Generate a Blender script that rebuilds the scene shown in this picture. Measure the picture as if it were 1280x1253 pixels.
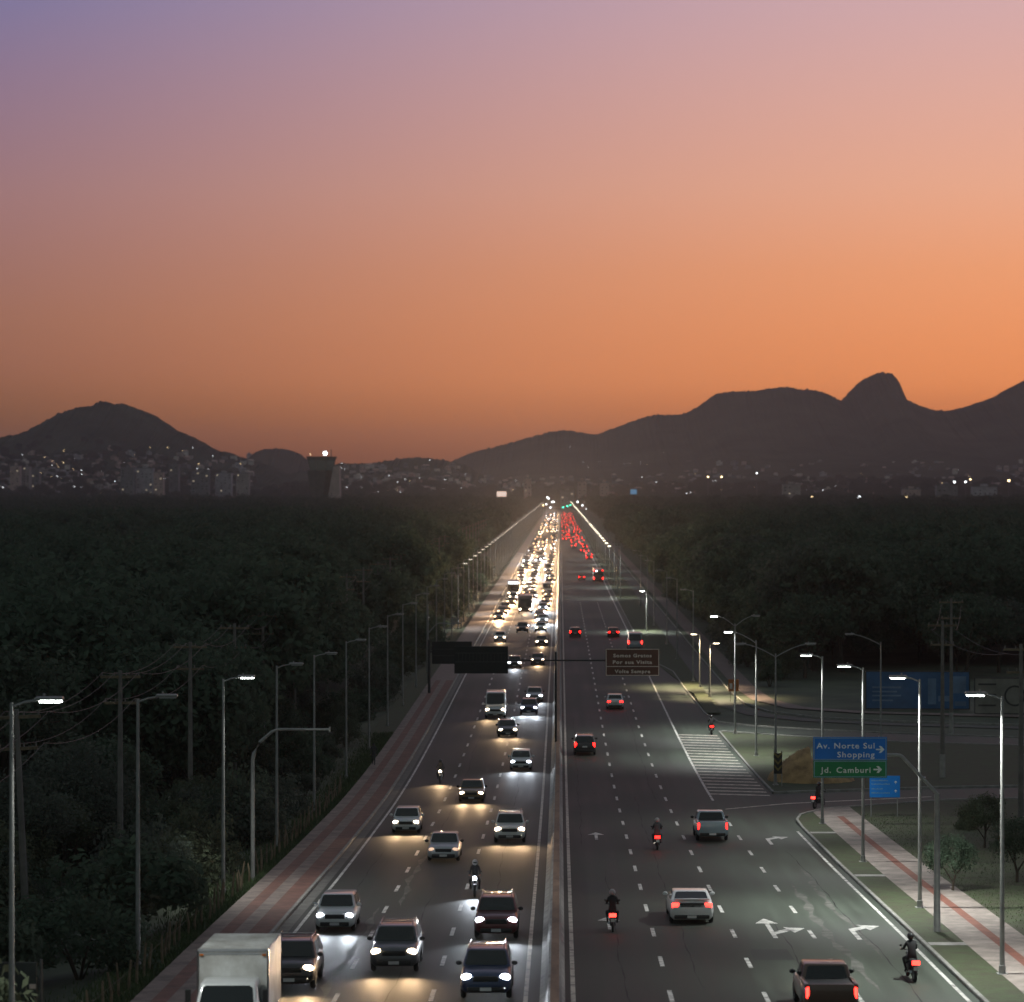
import bpy, bmesh, math, random
from mathutils import Vector, Matrix
RND = random.Random(11)
for o in list(bpy.data.objects): bpy.data.objects.remove(o)
SC = bpy.context.scene
COL = SC.collection
PI = math.pi
def rad(a): return math.radians(a)

# ------------------------------------------------------------------ camera, sky, exposure
F, U0, V0, HC = 3320.0, 700.0, 612.0, 22.1          # focal length in photo pixels, vanishing point, eye height
cam = bpy.data.cameras.new('camera'); co = bpy.data.objects.new('camera', cam); COL.objects.link(co)
co.location = (0, 0, HC); co.rotation_euler = (PI/2, 0, 0)
cam.sensor_fit = 'HORIZONTAL'; cam.sensor_width = 36.0; cam.lens = 36.0*F/1280.0
cam.shift_x = -(U0-640.0)/1280.0; cam.shift_y = -(626.5-V0)/1280.0
cam.clip_start = 1.0; cam.clip_end = 30000.0
SC.camera = co
cam.dof.use_dof = True; cam.dof.focus_distance = 150.0; cam.dof.aperture_fstop = .85     # focus on the near traffic, far lamps soften
vs = SC.view_settings
vs.view_transform = 'Standard'; vs.look = 'None'; vs.exposure = 0.0; vs.gamma = 1.0; vs.use_curve_mapping = False

def lin(c):
    r = []
    for k in c[:3]:
        k = k/255.0
        r.append(k/12.92 if k <= 0.04045 else ((k+0.055)/1.055)**2.4)
    return (r[0], r[1], r[2], 1.0)

HAZE, HAZE_TOP, HAZE_GLOW = 7.0e-5, 300.0, (.075, .055, .05)      # air: density per metre, depth above the eye, its own glow
world = bpy.data.worlds.new('World'); SC.world = world; world.use_nodes = True
def build_sky():
    nt = world.node_tree; n = nt.nodes; l = nt.links; n.clear()
    def N(t, **k):
        x = n.new(t)
        for a, b in k.items(): setattr(x, a, b)
        return x
    def M(op, a, b=None):
        m = N('ShaderNodeMath', operation=op)
        for i, v in enumerate((a, b)):
            if v is None: continue
            if isinstance(v, (int, float)): m.inputs[i].default_value = v
            else: l.new(v, m.inputs[i])
        return m.outputs[0]
    tc = N('ShaderNodeTexCoord'); sep = N('ShaderNodeSeparateXYZ'); l.new(tc.outputs['Generated'], sep.inputs[0])
    X, Y, Z = sep.outputs
    h = M('MAXIMUM', M('SQRT', M('ADD', M('MULTIPLY', X, X), M('MULTIPLY', Y, Y))), 1e-5)
    sa = rad(15)                                     # azimuth of the afterglow
    dot = M('DIVIDE', M('ADD', M('MULTIPLY', X, math.sin(sa)), M('MULTIPLY', Y, math.cos(sa))), h)
    ang = M('ARCCOSINE', M('MINIMUM', M('MAXIMUM', dot, -1.0), 1.0))
    def rng(v, a, b):
        m = N('ShaderNodeMapRange', interpolation_type='SMOOTHSTEP'); l.new(v, m.inputs[0])
        m.inputs[1].default_value = a; m.inputs[2].default_value = b; return m.outputs[0]
    def ramp(stops):
        r = N('ShaderNodeValToRGB'); e = r.color_ramp.elements; K = 1.3        # ramp holds radiance/K
        def cl(p_, c_):
            t = math.exp(-HAZE*min(HAZE_TOP/max(p_, .001), 13900.0)); q = lin(c_)
            return tuple(max(.01, (q[i]-(1-t)*HAZE_GLOW[i])/t)/K for i in range(3))+(1.0,)
        e[0].position = stops[0][0]; e[0].color = cl(*stops[0]); e[1].position = stops[-1][0]; e[1].color = cl(*stops[-1])
        for p_, c_ in stops[1:-1]:
            q = e.new(p_); q.color = cl(p_, c_)
        l.new(Z, r.inputs[0]); return r.outputs[0]
    glow = ramp([(.012, (140,82,52)), (.022, (174,104,64)), (.04, (222,136,82)), (.054, (230,144,91)), (.082, (234,156,110)), (.112, (232,168,137)), (.15, (222,170,156)), (.184, (210,170,171)), (.42, (146,140,158)), (1, (98,108,110))])
    side = ramp([(.012, (96,68,52)), (.027, (110,78,58)), (.045, (130,90,74)), (.064, (139,98,85)), (.109, (140,107,114)), (.15, (124,107,136)), (.184, (102,107,153)), (.42, (104,108,126)), (1, (98,108,110))])
    back = ramp([(.012, (84,90,88)), (.1, (98,104,104)), (.42, (100,110,112)), (1, (98,108,110))])
    def mix(f, a, b):
        m = N('ShaderNodeMix', data_type='RGBA'); l.new(f, m.inputs['Factor']); l.new(a, m.inputs[6]); l.new(b, m.inputs[7]); return m.outputs[2]
    c = mix(rng(ang, rad(2), rad(34)), glow, side)
    c = mix(rng(ang, rad(40), rad(115)), c, back)
    bg = N('ShaderNodeBackground'); l.new(c, bg.inputs[0]); bg.inputs[1].default_value = 1.3
    out = N('ShaderNodeOutputWorld'); l.new(bg.outputs[0], out.inputs[0])
build_sky()
SC.render.engine = 'CYCLES'

# ------------------------------------------------------------------ helpers
def new_obj(name, me, mat=None, parent=None, loc=None):
    o = bpy.data.objects.new(name, me); COL.objects.link(o)
    if mat is not None:
        if len(me.materials) == 0: me.materials.append(mat)
        elif me.materials[0] != mat:
            o.material_slots[0].link = 'OBJECT'; o.material_slots[0].material = mat
    if parent is not None: o.parent = parent
    if loc is not None: o.location = loc
    return o
def tag(o, label, cat, group=None):
    o['label'] = label; o['category'] = cat
    if group: o['group'] = group
    return o
def thing(name, label, cat, loc=(0, 0, 0), rz=0.0, group=None):
    o = bpy.data.objects.new(name, None); COL.objects.link(o); o.location = loc; o.rotation_euler = (0, 0, rz)
    o.empty_display_size = 0.3
    return tag(o, label, cat, group)
def struct(o): o['kind'] = 'structure'; return o
def copy_tree(o, parent=None):
    c = o.copy(); COL.objects.link(c); c.parent = parent
    for ch in list(o.children): copy_tree(ch, c)
    return c

class MB:
    def __init__(s): s.v = []; s.f = []; s.m = []
    def add(s, vs_, fs, mi=0):
        b = len(s.v); s.v += [tuple(p) for p in vs_]
        for f in fs: s.f.append(tuple(b+i for i in f)); s.m.append(mi)
        return s
    def box(s, x0, x1, y0, y1, z0, z1, mi=0):
        return s.add([(x0,y0,z0),(x1,y0,z0),(x1,y1,z0),(x0,y1,z0),(x0,y0,z1),(x1,y0,z1),(x1,y1,z1),(x0,y1,z1)],
                     [(0,3,2,1),(4,5,6,7),(0,1,5,4),(1,2,6,5),(2,3,7,6),(3,0,4,7)], mi)
    def rbox(s, x0, x1, y0, y1, z0, z1, r=.03, mi=0, seg=2):
        bm = bmesh.new(); bmesh.ops.create_cube(bm, size=1.0)
        for v in bm.verts:
            v.co = Vector(((x0+x1)/2+v.co.x*(x1-x0), (y0+y1)/2+v.co.y*(y1-y0), (z0+z1)/2+v.co.z*(z1-z0)))
        bmesh.ops.bevel(bm, geom=list(bm.edges), offset=r, segments=seg, affect='EDGES', profile=.5)
        return s.bm(bm, mi)
    def bm(s, bm, mi=0):
        bm.verts.index_update()
        s.add([v.co[:] for v in bm.verts], [[v.index for v in f.verts] for f in bm.faces], mi); bm.free(); return s
    def tube(s, pts, rr, n=8, mi=0, cap=True):
        pts = [Vector(p) for p in pts]
        if not isinstance(rr, (list, tuple)): rr = [rr]*len(pts)
        rings = []
        for i, p in enumerate(pts):
            a = pts[max(i-1, 0)]; b = pts[min(i+1, len(pts)-1)]
            t = (b-a).normalized(); up = Vector((0, 0, 1)) if abs(t.z) < .9 else Vector((1, 0, 0))
            u = t.cross(up).normalized(); w = u.cross(t)
            rings.append([p+u*(math.cos(2*PI*k/n)*rr[i])+w*(math.sin(2*PI*k/n)*rr[i]) for k in range(n)])
        vs_ = [q for r in rings for q in r]; fs = []
        for i in range(len(pts)-1):
            for k in range(n):
                fs.append((i*n+k, i*n+(k+1) % n, (i+1)*n+(k+1) % n, (i+1)*n+k))
        if cap: fs.append(tuple(range(n))[::-1]); fs.append(tuple((len(pts)-1)*n+k for k in range(n)))
        return s.add(vs_, fs, mi)
    def ball(s, c, r, n=10, m=6, mi=0):
        vs_ = []; fs = []
        for i in range(m+1):
            th = PI*i/m
            for k in range(n):
                ph = 2*PI*k/n
                vs_.append((c[0]+r[0]*math.sin(th)*math.cos(ph), c[1]+r[1]*math.sin(th)*math.sin(ph), c[2]+r[2]*math.cos(th)))
        for i in range(m):
            for k in range(n): fs.append((i*n+k, (i+1)*n+k, (i+1)*n+(k+1) % n, i*n+(k+1) % n))
        return s.add(vs_, fs, mi)
    def torus_x(s, c, R, r, n=20, m=8, w=1.0, mi=0):
        vs_ = []; fs = []
        for i in range(n):
            a = 2*PI*i/n
            for k in range(m):
                b = 2*PI*k/m; q = R+r*math.cos(b)
                vs_.append((c[0]+r*w*math.sin(b), c[1]+q*math.cos(a), c[2]+q*math.sin(a)))
        for i in range(n):
            for k in range(m): fs.append((i*m+k, i*m+(k+1) % m, ((i+1) % n)*m+(k+1) % m, ((i+1) % n)*m+k))
        return s.add(vs_, fs, mi)
    def prism(s, pts, z0, z1, mi=0):
        n = len(pts)
        return s.add([(p[0], p[1], z0) for p in pts]+[(p[0], p[1], z1) for p in pts],
                     [tuple(range(n))[::-1], tuple(range(n, 2*n))]+[(i, (i+1) % n, n+(i+1) % n, n+i) for i in range(n)], mi)
    def mesh(s, name='m', smooth=False, mats=None):
        me = bpy.data.meshes.new(name); me.from_pydata(s.v, [], s.f)
        if mats:
            for m in mats: me.materials.append(m)
            me.polygons.foreach_set('material_index', s.m)
        if smooth:
            me.polygons.foreach_set('use_smooth', [True]*len(me.polygons))
            try: me.set_sharp_from_angle(angle=rad(40))
            except Exception: pass
        me.update(); return me
    def build(s, name, mat, parent=None, smooth=False, loc=None):
        return new_obj(name, s.mesh(name, smooth), mat, parent, loc)

# ------------------------------------------------------------------ materials
MATS = {}
def material(name, col, rough=.6, metal=0.0, var=.25, scale=3.0, bump=0.0, coat=0.0, emit=0.0, emit_col=None, stretch=(1, 1, 1), col2=None, spec=.5, sheen=0, world_space=True, detail=6):
    m = bpy.data.materials.new(name); m.use_nodes = True; nt = m.node_tree; n = nt.nodes; l = nt.links
    b = n['Principled BSDF']
    b.inputs['Roughness'].default_value = rough; b.inputs['Metallic'].default_value = metal
    b.inputs['Specular IOR Level'].default_value = spec
    if coat: b.inputs['Coat Weight'].default_value = coat; b.inputs['Coat Roughness'].default_value = .06
    c = (col[0], col[1], col[2], 1.0)
    if var > 0:
        if world_space: g = n.new('ShaderNodeNewGeometry'); src = g.outputs['Position']
        else: g = n.new('ShaderNodeTexCoord'); src = g.outputs['Object']
        mp = n.new('ShaderNodeMapping'); mp.inputs['Scale'].default_value = stretch; l.new(src, mp.inputs[0])
        nz = n.new('ShaderNodeTexNoise'); nz.inputs['Scale'].default_value = scale; nz.inputs['Detail'].default_value = detail; nz.inputs['Roughness'].default_value = .65
        l.new(mp.outputs[0], nz.inputs[0])
        rp = n.new('ShaderNodeValToRGB'); e = rp.color_ramp.elements
        e[0].position = .3; e[1].position = .7
        d = col2 if col2 else tuple(k*(1-var) for k in col)
        u = tuple(min(1, k*(1+var)) for k in col)
        e[0].color = (d[0], d[1], d[2], 1); e[1].color = (u[0], u[1], u[2], 1)
        l.new(nz.outputs[0], rp.inputs[0]); l.new(rp.outputs[0], b.inputs['Base Color'])
        mr = n.new('ShaderNodeMapRange'); mr.inputs[3].default_value = max(.03, rough-.1); mr.inputs[4].default_value = min(1, rough+.1)
        l.new(nz.outputs[0], mr.inputs[0]); l.new(mr.outputs[0], b.inputs['Roughness'])
        if bump:
            bp = n.new('ShaderNodeBump'); bp.inputs['Strength'].default_value = bump; bp.inputs['Distance'].default_value = .02
            l.new(nz.outputs[0], bp.inputs['Height']); l.new(bp.outputs[0], b.inputs['Normal'])
    else: b.inputs['Base Color'].default_value = c
    if emit:
        ec = emit_col or col
        b.inputs['Emission Color'].default_value = (ec[0], ec[1], ec[2], 1); b.inputs['Emission Strength'].default_value = emit
        try: m.cycles.emission_sampling = 'NONE'
        except Exception: pass
    MATS[name] = m; return m

def asphalt():
    m = bpy.data.materials.new('asphalt'); m.use_nodes = True; nt = m.node_tree; n = nt.nodes; l = nt.links
    b = n['Principled BSDF']; g = n.new('ShaderNodeNewGeometry')
    def noise(sc, stretch, det=6):
        mp = n.new('ShaderNodeMapping'); mp.inputs['Scale'].default_value = stretch; l.new(g.outputs['Position'], mp.inputs[0])
        t = n.new('ShaderNodeTexNoise'); t.inputs['Scale'].default_value = sc; t.inputs['Detail'].default_value = det; l.new(mp.outputs[0], t.inputs[0]); return t.outputs[0]
    def mth(op, a, b_):
        k = n.new('ShaderNodeMath'); k.operation = op
        for i, v in enumerate((a, b_)):
            if isinstance(v, (int, float)): k.inputs[i].default_value = v
            else: l.new(v, k.inputs[i])
        return k.outputs[0]
    streak = noise(1.6, (1, .01, 1), 4); patch = noise(.09, (1, .5, 1), 5); fine = noise(9, (1, 1, 1), 4)
    f = mth('ADD', mth('ADD', mth('MULTIPLY', streak, .5), mth('MULTIPLY', patch, .5)), mth('MULTIPLY', fine, .26))
    rp = n.new('ShaderNodeValToRGB'); e = rp.color_ramp.elements
    e[0].position = .46; e[0].color = (.011, .016, .011, 1); e[1].position = .78; e[1].color = (.044, .053, .042, 1)
    sx = n.new('ShaderNodeSeparateXYZ'); l.new(g.outputs['Position'], sx.inputs[0])       # base colour grows paler across the right-hand lanes
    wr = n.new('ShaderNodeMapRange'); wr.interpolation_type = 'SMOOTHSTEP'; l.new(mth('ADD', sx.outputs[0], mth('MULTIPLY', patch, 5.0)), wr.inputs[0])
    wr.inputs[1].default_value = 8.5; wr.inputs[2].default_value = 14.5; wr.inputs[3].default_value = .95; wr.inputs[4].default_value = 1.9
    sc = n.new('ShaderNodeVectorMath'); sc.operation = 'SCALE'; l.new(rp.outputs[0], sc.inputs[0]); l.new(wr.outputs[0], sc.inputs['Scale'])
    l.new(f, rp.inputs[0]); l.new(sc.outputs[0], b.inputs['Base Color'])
    mr = n.new('ShaderNodeMapRange'); l.new(f, mr.inputs[0]); mr.inputs[1].default_value = .4; mr.inputs[2].default_value = .85
    mr.inputs[3].default_value = .55; mr.inputs[4].default_value = .8; b.inputs['Specular IOR Level'].default_value = .3; l.new(mr.outputs[0], b.inputs['Roughness'])
    bp = n.new('ShaderNodeBump'); bp.inputs['Strength'].default_value = .25; bp.inputs['Distance'].default_value = .01
    l.new(fine, bp.inputs['Height']); l.new(bp.outputs[0], b.inputs['Normal'])
    MATS['asphalt'] = m; return m
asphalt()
def paint_mark(name, col, wear):                      # road paint worn through in patches
    m = material(name, col, .6, 0, .25, 2.2, col2=tuple(k*wear for k in col), detail=10)
    for nd in m.node_tree.nodes:
        if nd.type == 'VALTORGB': nd.color_ramp.elements[0].position = .36; nd.color_ramp.elements[1].position = .54
    return m
paint_mark('road_paint', (.5, .49, .46), .28)
paint_mark('line_paint', (.42, .39, .33), .32)
material('tar', (.01, .01, .01), .9, 0, .3, 5)
material('patch_asphalt', (.022, .026, .022), .75, 0, .4, 6, .3)
material('road_dust', (.1, .1, .088), .9, 0, .5, 1.5, detail=8)
material('kerb_stone', (.26, .25, .23), .85, 0, .35, 1.6, .4)
material('gutter', (.13, .125, .115), .85, 0, .35, 1.5)
material('pave_red', (.2, .078, .055), .85, 0, .3, 2.2, .3)
material('pave_pale', (.27, .225, .2), .85, 0, .42, .9, .3)
material('walk_pale', (.21, .165, .145), .85, 0, .42, .9, .3)
material('walk_red', (.17, .082, .064), .85, 0, .35, 1.2, .3)
material('pave_pink', (.2, .15, .135), .85, 0, .3, 1.4, .3)
material('concrete', (.34, .32, .3), .8, 0, .35, 1.2, .4)
material('barrier_cap', (.26, .16, .105), .85, 0, .35, 1.4, .4, stretch=(1, .2, 1))
material('ground', (.075, .085, .055), .95, 0, .5, .12, .4, col2=(.045, .055, .036))
material('turf', (.042, .06, .026), .95, 0, .5, 1.1, .5, col2=(.05, .042, .026), detail=9)
material('grass', (.055, .085, .03), .8, 0, .4, .6)
material('dirt', (.42, .27, .13), .95, 0, .35, .9, .8, col2=(.2, .125, .065))
material('hill_near', (.055, .066, .05), 1.0, 0, .5, .012, 0, col2=(.03, .038, .03), spec=0)
material('hill_far', (.07, .066, .05), 1.0, 0, .45, .008, 0, col2=(.04, .042, .032), spec=0)
for i, c in enumerate([(.105, .135, .095), (.092, .13, .09), (.115, .135, .088), (.1, .12, .095)]):
    m = material('leaf%d' % i, c, 1.0, 0, .35, .5, detail=2, spec=0.0)
    nt = m.node_tree; bs = nt.nodes['Principled BSDF']; tr = nt.nodes.new('ShaderNodeBsdfTranslucent'); mx = nt.nodes.new('ShaderNodeMixShader'); mx.inputs[0].default_value = .45
    for l_ in bs.inputs['Base Color'].links: nt.links.new(l_.from_socket, tr.inputs[0])
    nt.links.new(bs.outputs[0], mx.inputs[1]); nt.links.new(tr.outputs[0], mx.inputs[2]); nt.links.new(mx.outputs[0], nt.nodes['Material Output'].inputs[0])
material('bark', (.06, .045, .033), .9, 0, .4, 5, .5)
material('steel', (.3, .3, .29), .5, .35, .2, 2)
material('steel_dark', (.05, .05, .05), .6, .2, .3, 2)
material('dark_panel', (.012, .017, .016), .6, 0, .3, 1.5)
material('pole_concrete', (.17, .155, .14), .85, 0, .3, 1.2)
material('wood', (.17, .13, .085), .9, 0, .45, 3, .5)
material('wire', (.05, .05, .05), .6, 0, 0)
material('sign_blue', (.005, .17, .62), .45, 0, .12, .9)
material('sign_blue_pale', (.006, .2, .66), .45, 0, .12, .9)
material('sign_green', (.004, .2, .07), .45, 0, .12, .9)
material('sign_brown', (.13, .05, .032), .5, 0, .2, .9)
material('sign_white', (.8, .84, .84), .5, 0, .1, 2)
material('sign_faded', (.22, .36, .5), .5, 0, .15, 2)
material('sign_cream', (.8, .68, .6), .5, 0, .15, 2)
material('sign_orange', (.5, .14, .02), .5, 0, .15, 2)
material('sign_yellow', (.2, .15, .04), .5, 0, .15, 2)
material('board_blue', (.045, .13, .28), .6, 0, .3, .35)
material('board_pale', (.14, .23, .36), .6, 0, .3, .5)
material('board_cream', (.22, .21, .18), .6, 0, .3, .5)
material('board_dark', (.04, .04, .04), .6, 0, .3, .5)
material('rubber', (.015, .015, .015), .8, 0, .2, 6)
material('rim', (.3, .3, .31), .35, .8, .1, 5)
material('car_glass', (.008, .011, .012), .07, 0, 0, coat=.5)
material('trim', (.014, .014, .015), .5, 0, .15, 6)
material('chrome', (.5, .5, .52), .2, 1, 0)
material('plate', (.5, .5, .5), .5, 0, 0)
material('lamp_housing', (.45, .45, .45), .2, .6, 0)
PAINT = {'white': (.62, .62, .62), 'silver': (.38, .39, .41), 'black': (.012, .012, .014), 'grey': (.09, .092, .1), 'blue': (.02, .035, .09),
         'maroon': (.1, .012, .014), 'gold': (.2, .125, .05), 'brown': (.13, .08, .06), 'paleblue': (.33, .39, .44), 'dark': (.03, .03, .035)}
for k, c in PAINT.items(): material('paint_'+k, c, .38, .25 if k in ('silver', 'grey', 'blue', 'gold', 'paleblue', 'brown', 'maroon') else 0, .06, 2, coat=.7, world_space=False)
material('headlamp_white', (1, 1, 1), .2, 0, 0, emit=26, emit_col=(.84, .9, 1.0))
material('headlamp_warm', (1, 1, 1), .2, 0, 0, emit=24, emit_col=(1.0, .76, .52))
material('headlamp_amber', (1, 1, 1), .2, 0, 0, emit=12, emit_col=(1.0, .56, .27))
material('headlamp_dim', (.8, .7, .6), .2, 0, 0, emit=.9, emit_col=(1.0, .62, .4))
material('tail_red', (.3, .005, .005), .25, 0, 0, emit=14, emit_col=(1.0, .008, .006))
material('tail_hot', (.4, .01, .01), .25, 0, 0, emit=10, emit_col=(1.0, .024, .016))
material('tail_off', (.2, .01, .01), .25, 0, 0)
material('led_white', (1, 1, 1), .3, 0, 0, emit=40, emit_col=(.93, 1.0, .95))
material('led_warm', (1, 1, 1), .3, 0, 0, emit=14, emit_col=(1.0, .83, .55))
material('led_far', (1, 1, 1), .3, 0, 0, emit=14, emit_col=(1.0, .87, .66))
material('led_faint', (1, 1, 1), .3, 0, 0, emit=3.0, emit_col=(1.0, .9, .74))
material('led_off', (.4, .4, .4), .3, 0, 0)
material('signal_green', (.1, .6, .4), .3, 0, 0, emit=9, emit_col=(.02, 1.0, .6))
material('city_white', (1, 1, 1), .3, 0, 0, emit=9, emit_col=(.9, .95, 1.0))
material('city_warm', (1, 1, 1), .3, 0, 0, emit=9, emit_col=(1.0, .72, .36))
material('window_lit', (.6, .5, .4), .3, 0, 0, emit=.5, emit_col=(1.0, .8, .55))
material('board_lit', (.8, .7, .65), .5, 0, 0, emit=.8, emit_col=(1.0, .74, .62))
material('board_lit_blue', (.2, .4, .6), .5, 0, 0, emit=.28, emit_col=(.2, .5, .85))
for i, c in enumerate([(.34, .3, .28), (.5, .36, .32), (.2, .2, .2), (.4, .38, .4), (.6, .55, .5)]): material('render%d' % i, c, .9, 0, .25, .2)
material('tower_dark', (.13, .125, .115), .5, 0, .2, .2)
material('cab_lit', (.05, .07, .065), .2, 0, 0, emit=.012, emit_col=(.8, 1.0, .9))
material('truck_white', (.6, .6, .59), .5, 0, .22, .9, col2=(.36, .34, .31), world_space=False)
material('tower_pale', (.5, .38, .35), .85, 0, .15, .2)
material('cloth_black', (.015, .015, .017), .85, 0, .3, 8, world_space=False)
material('cloth_grey', (.06, .06, .065), .85, 0, .3, 8, world_space=False)
material('cloth_denim', (.035, .045, .07), .85, 0, .3, 8, world_space=False)
material('skin', (.22, .12, .08), .55, 0, .1, 10, world_space=False)
material('helmet_white', (.35, .34, .34), .3, 0, 0, coat=.5)
material('helmet_black', (.02, .02, .02), .25, 0, 0, coat=.6)

# ------------------------------------------------------------------ the lie of the road
ZT = [(-200, 8.0), (0, 6.6), (60, 5.25), (80, 4.62), (95, 4.02), (113, 3.3), (140, 2.15), (165, 1.22), (183, .65), (205, .25), (235, .04), (260, 0), (400, 0), (20000, 0)]
def zr(y):
    if y <= ZT[0][0]: return ZT[0][1]
    for i in range(len(ZT)-1):
        if ZT[i][0] <= y <= ZT[i+1][0]:
            (x1, p1), (x2, p2) = ZT[i], ZT[i+1]; x0, p0 = ZT[max(0, i-1)]; x3, p3 = ZT[min(len(ZT)-1, i+2)]
            h = x2-x1; t = (y-x1)/h
            m1 = (p2-p0)/(x2-x0) if x2 != x0 else 0; m2 = (p3-p1)/(x3-x1) if x3 != x1 else 0
            if y > 260: return 0.0
            return (2*t**3-3*t*t+1)*p1+(t**3-2*t*t+t)*h*m1+(-2*t**3+3*t*t)*p2+(t**3-t*t)*h*m2
    return 0.0
def ground_y(v):                                      # distance of the ground point seen at photo row v
    a, b = 40.0, 9000.0
    for _ in range(60):
        c = (a+b)/2
        if V0+F*(HC-zr(c))/c > v: a = c
        else: b = c
    return (a+b)/2
def gp(u, v):
    y = ground_y(v); return ((u-U0)*y/F, y)
def px(u, y): return (u-U0)*y/F                       # lateral position of photo column u at distance y
def pz(v, y): return HC-(v-V0)*y/F                    # height of photo row v at distance y
def stations(y0, y1):
    ys = [y0]; y = y0
    while y < y1-1e-6:
        y = min(y1, y+(5 if y < 300 else 40)); ys.append(y)
    return ys
def fx(x, y): return x(y) if callable(x) else x
def strip(name, x0, x1, y0, y1, dz, mat, thick=0.0, parent=None):
    ys = stations(y0, y1); vs_ = []; fs = []
    for y in ys:
        a, b = fx(x0, y), fx(x1, y); z = zr(y)+dz
        vs_ += [(a, y, z), (b, y, z)]
        if thick: vs_ += [(a, y, z-thick), (b, y, z-thick)]
    k = 4 if thick else 2
    for i in range(len(ys)-1):
        p, q = i*k, (i+1)*k
        fs.append((p, p+1, q+1, q))
        if thick: fs += [(p+2, p, q, q+2), (p+1, p+3, q+3, q+1)]
    if thick: fs += [(0, 2, 3, 1), (len(ys)*k-4, len(ys)*k-3, len(ys)*k-1, len(ys)*k-2)]
    return MB().add(vs_, fs).build(name, MATS[mat], parent, True)
def patch(name, pts, dz, mat, thick=0.0, parent=None):   # polygon laid on the ground
    bm = bmesh.new(); f = bm.faces.new([bm.verts.new((p[0], p[1], 0)) for p in pts])
    bm.normal_update()
    if f.normal.z < 0: bmesh.ops.reverse_faces(bm, faces=[f])
    ylo = min(p[1] for p in pts); yhi = max(p[1] for p in pts); y = ylo+4
    while y < min(yhi, 300):
        bmesh.ops.bisect_plane(bm, geom=list(bm.verts)+list(bm.edges)+list(bm.faces), plane_co=(0, y, 0), plane_no=(0, 1, 0)); y += 5
    if thick:
        for v in bm.verts: v.co.z = -thick
        r = bmesh.ops.extrude_face_region(bm, geom=list(bm.faces))
        for g in r['geom']:
            if isinstance(g, bmesh.types.BMVert): g.co.z = 0.0
        bm.normal_update()
    for v in bm.verts: v.co.z += zr(v.co.y)+dz
    return MB().bm(bm).build(name, MATS[mat], parent)
# ------------------------------------------------------------------ ground
def noise2(x, y): return math.sin(x*1.3+1.7*math.sin(y*.7))*.5+math.sin(y*1.1+1.3*math.sin(x*.9+2))*.5
def ground_z(x, y):
    z = zr(y)-.16
    if x < -17 and y < 330: z -= min(2.2, (-17-x)*.16)*(1 if y < 260 else (330-y)/70)
    return z
def build_ground():
    xs = [-9000, -5000, -2500, -1200, -600, -300, -150, -100, -70, -50, -40, -30, -24, -17, 0, 17, 24, 40, 70, 150, 300, 600, 1200, 2500, 5000, 9000]
    ys = [-200, -100, 0, 30, 50]+[50+6*i for i in range(1, 50)]+[360, 400, 500, 700, 1000, 1600, 2600, 4000, 7000, 13500]
    vs_ = [(x, y, ground_z(x, y)) for y in ys for x in xs]; n = len(xs)
    fs = [(j*n+i, j*n+i+1, (j+1)*n+i+1, (j+1)*n+i) for j in range(len(ys)-1) for i in range(n-1)]
    struct(MB().add(vs_, fs).build('ground', MATS['ground'], None, True))
build_ground()

FAR = 2650.0
road_l = struct(strip('inbound_carriageway', -12.05, -.7, 40, FAR, 0, 'asphalt'))
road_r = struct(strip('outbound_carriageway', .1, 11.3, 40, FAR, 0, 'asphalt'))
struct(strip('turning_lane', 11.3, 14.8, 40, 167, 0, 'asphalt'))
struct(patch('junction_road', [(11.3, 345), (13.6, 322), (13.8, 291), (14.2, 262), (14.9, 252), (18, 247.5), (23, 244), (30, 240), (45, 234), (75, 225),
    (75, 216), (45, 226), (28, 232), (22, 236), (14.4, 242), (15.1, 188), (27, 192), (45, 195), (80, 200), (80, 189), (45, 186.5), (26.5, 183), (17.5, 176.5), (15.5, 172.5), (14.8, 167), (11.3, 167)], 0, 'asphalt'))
strip('gutter', -12.05, -11.55, 40, 420, .004, 'gutter', 0, road_l)

# painted lines
def line(x, y0, y1, w, parent, mat='line_paint', name='edge_line'): strip(name, x-w/2, x+w/2, y0, y1, .006, mat, 0, parent)
line(-11.25, 40, FAR, .15, road_l, 'road_paint'); line(-1.22, 40, FAR, .16, road_l, 'line_paint')
line(.47, 40, FAR, .17, road_r, 'line_paint')
line(10.55, 183, FAR, .17, road_r, 'road_paint')
line(14.4, 40, 161, .15, road_r, 'road_paint')
DASH = {}
def dashes(x, phase, y0, y1, parent, per=9.0, ln=2.8, w=.17):
    y = phase-per*math.floor((phase-y0)/per)
    while y < y1:
        key = round(y, 2)
        if key not in DASH:
            a, b = y-ln/2, y+ln/2
            m = MB().add([(-w/2, -ln/2, zr(a)-zr(y)), (w/2, -ln/2, zr(a)-zr(y)), (w/2, ln/2, zr(b)-zr(y)), (-w/2, ln/2, zr(b)-zr(y))], [(0, 1, 2, 3)]).mesh('lane_dash')
            DASH[key] = m
        new_obj('lane_dash', DASH[key], MATS['road_paint'], parent, (x, y, zr(y)+.007)); y += per
PH = ground_y(1201)
dashes(-4.56, PH, 62, 520, road_l); dashes(-7.96, ground_y(1205), 62, 520, road_l)
dashes(3.95, ground_y(1202), 62, 520, road_r); dashes(7.33, ground_y(1204), 62, 520, road_r)
dashes(10.62, ground_y(1168), 62, 172, road_r)
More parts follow.
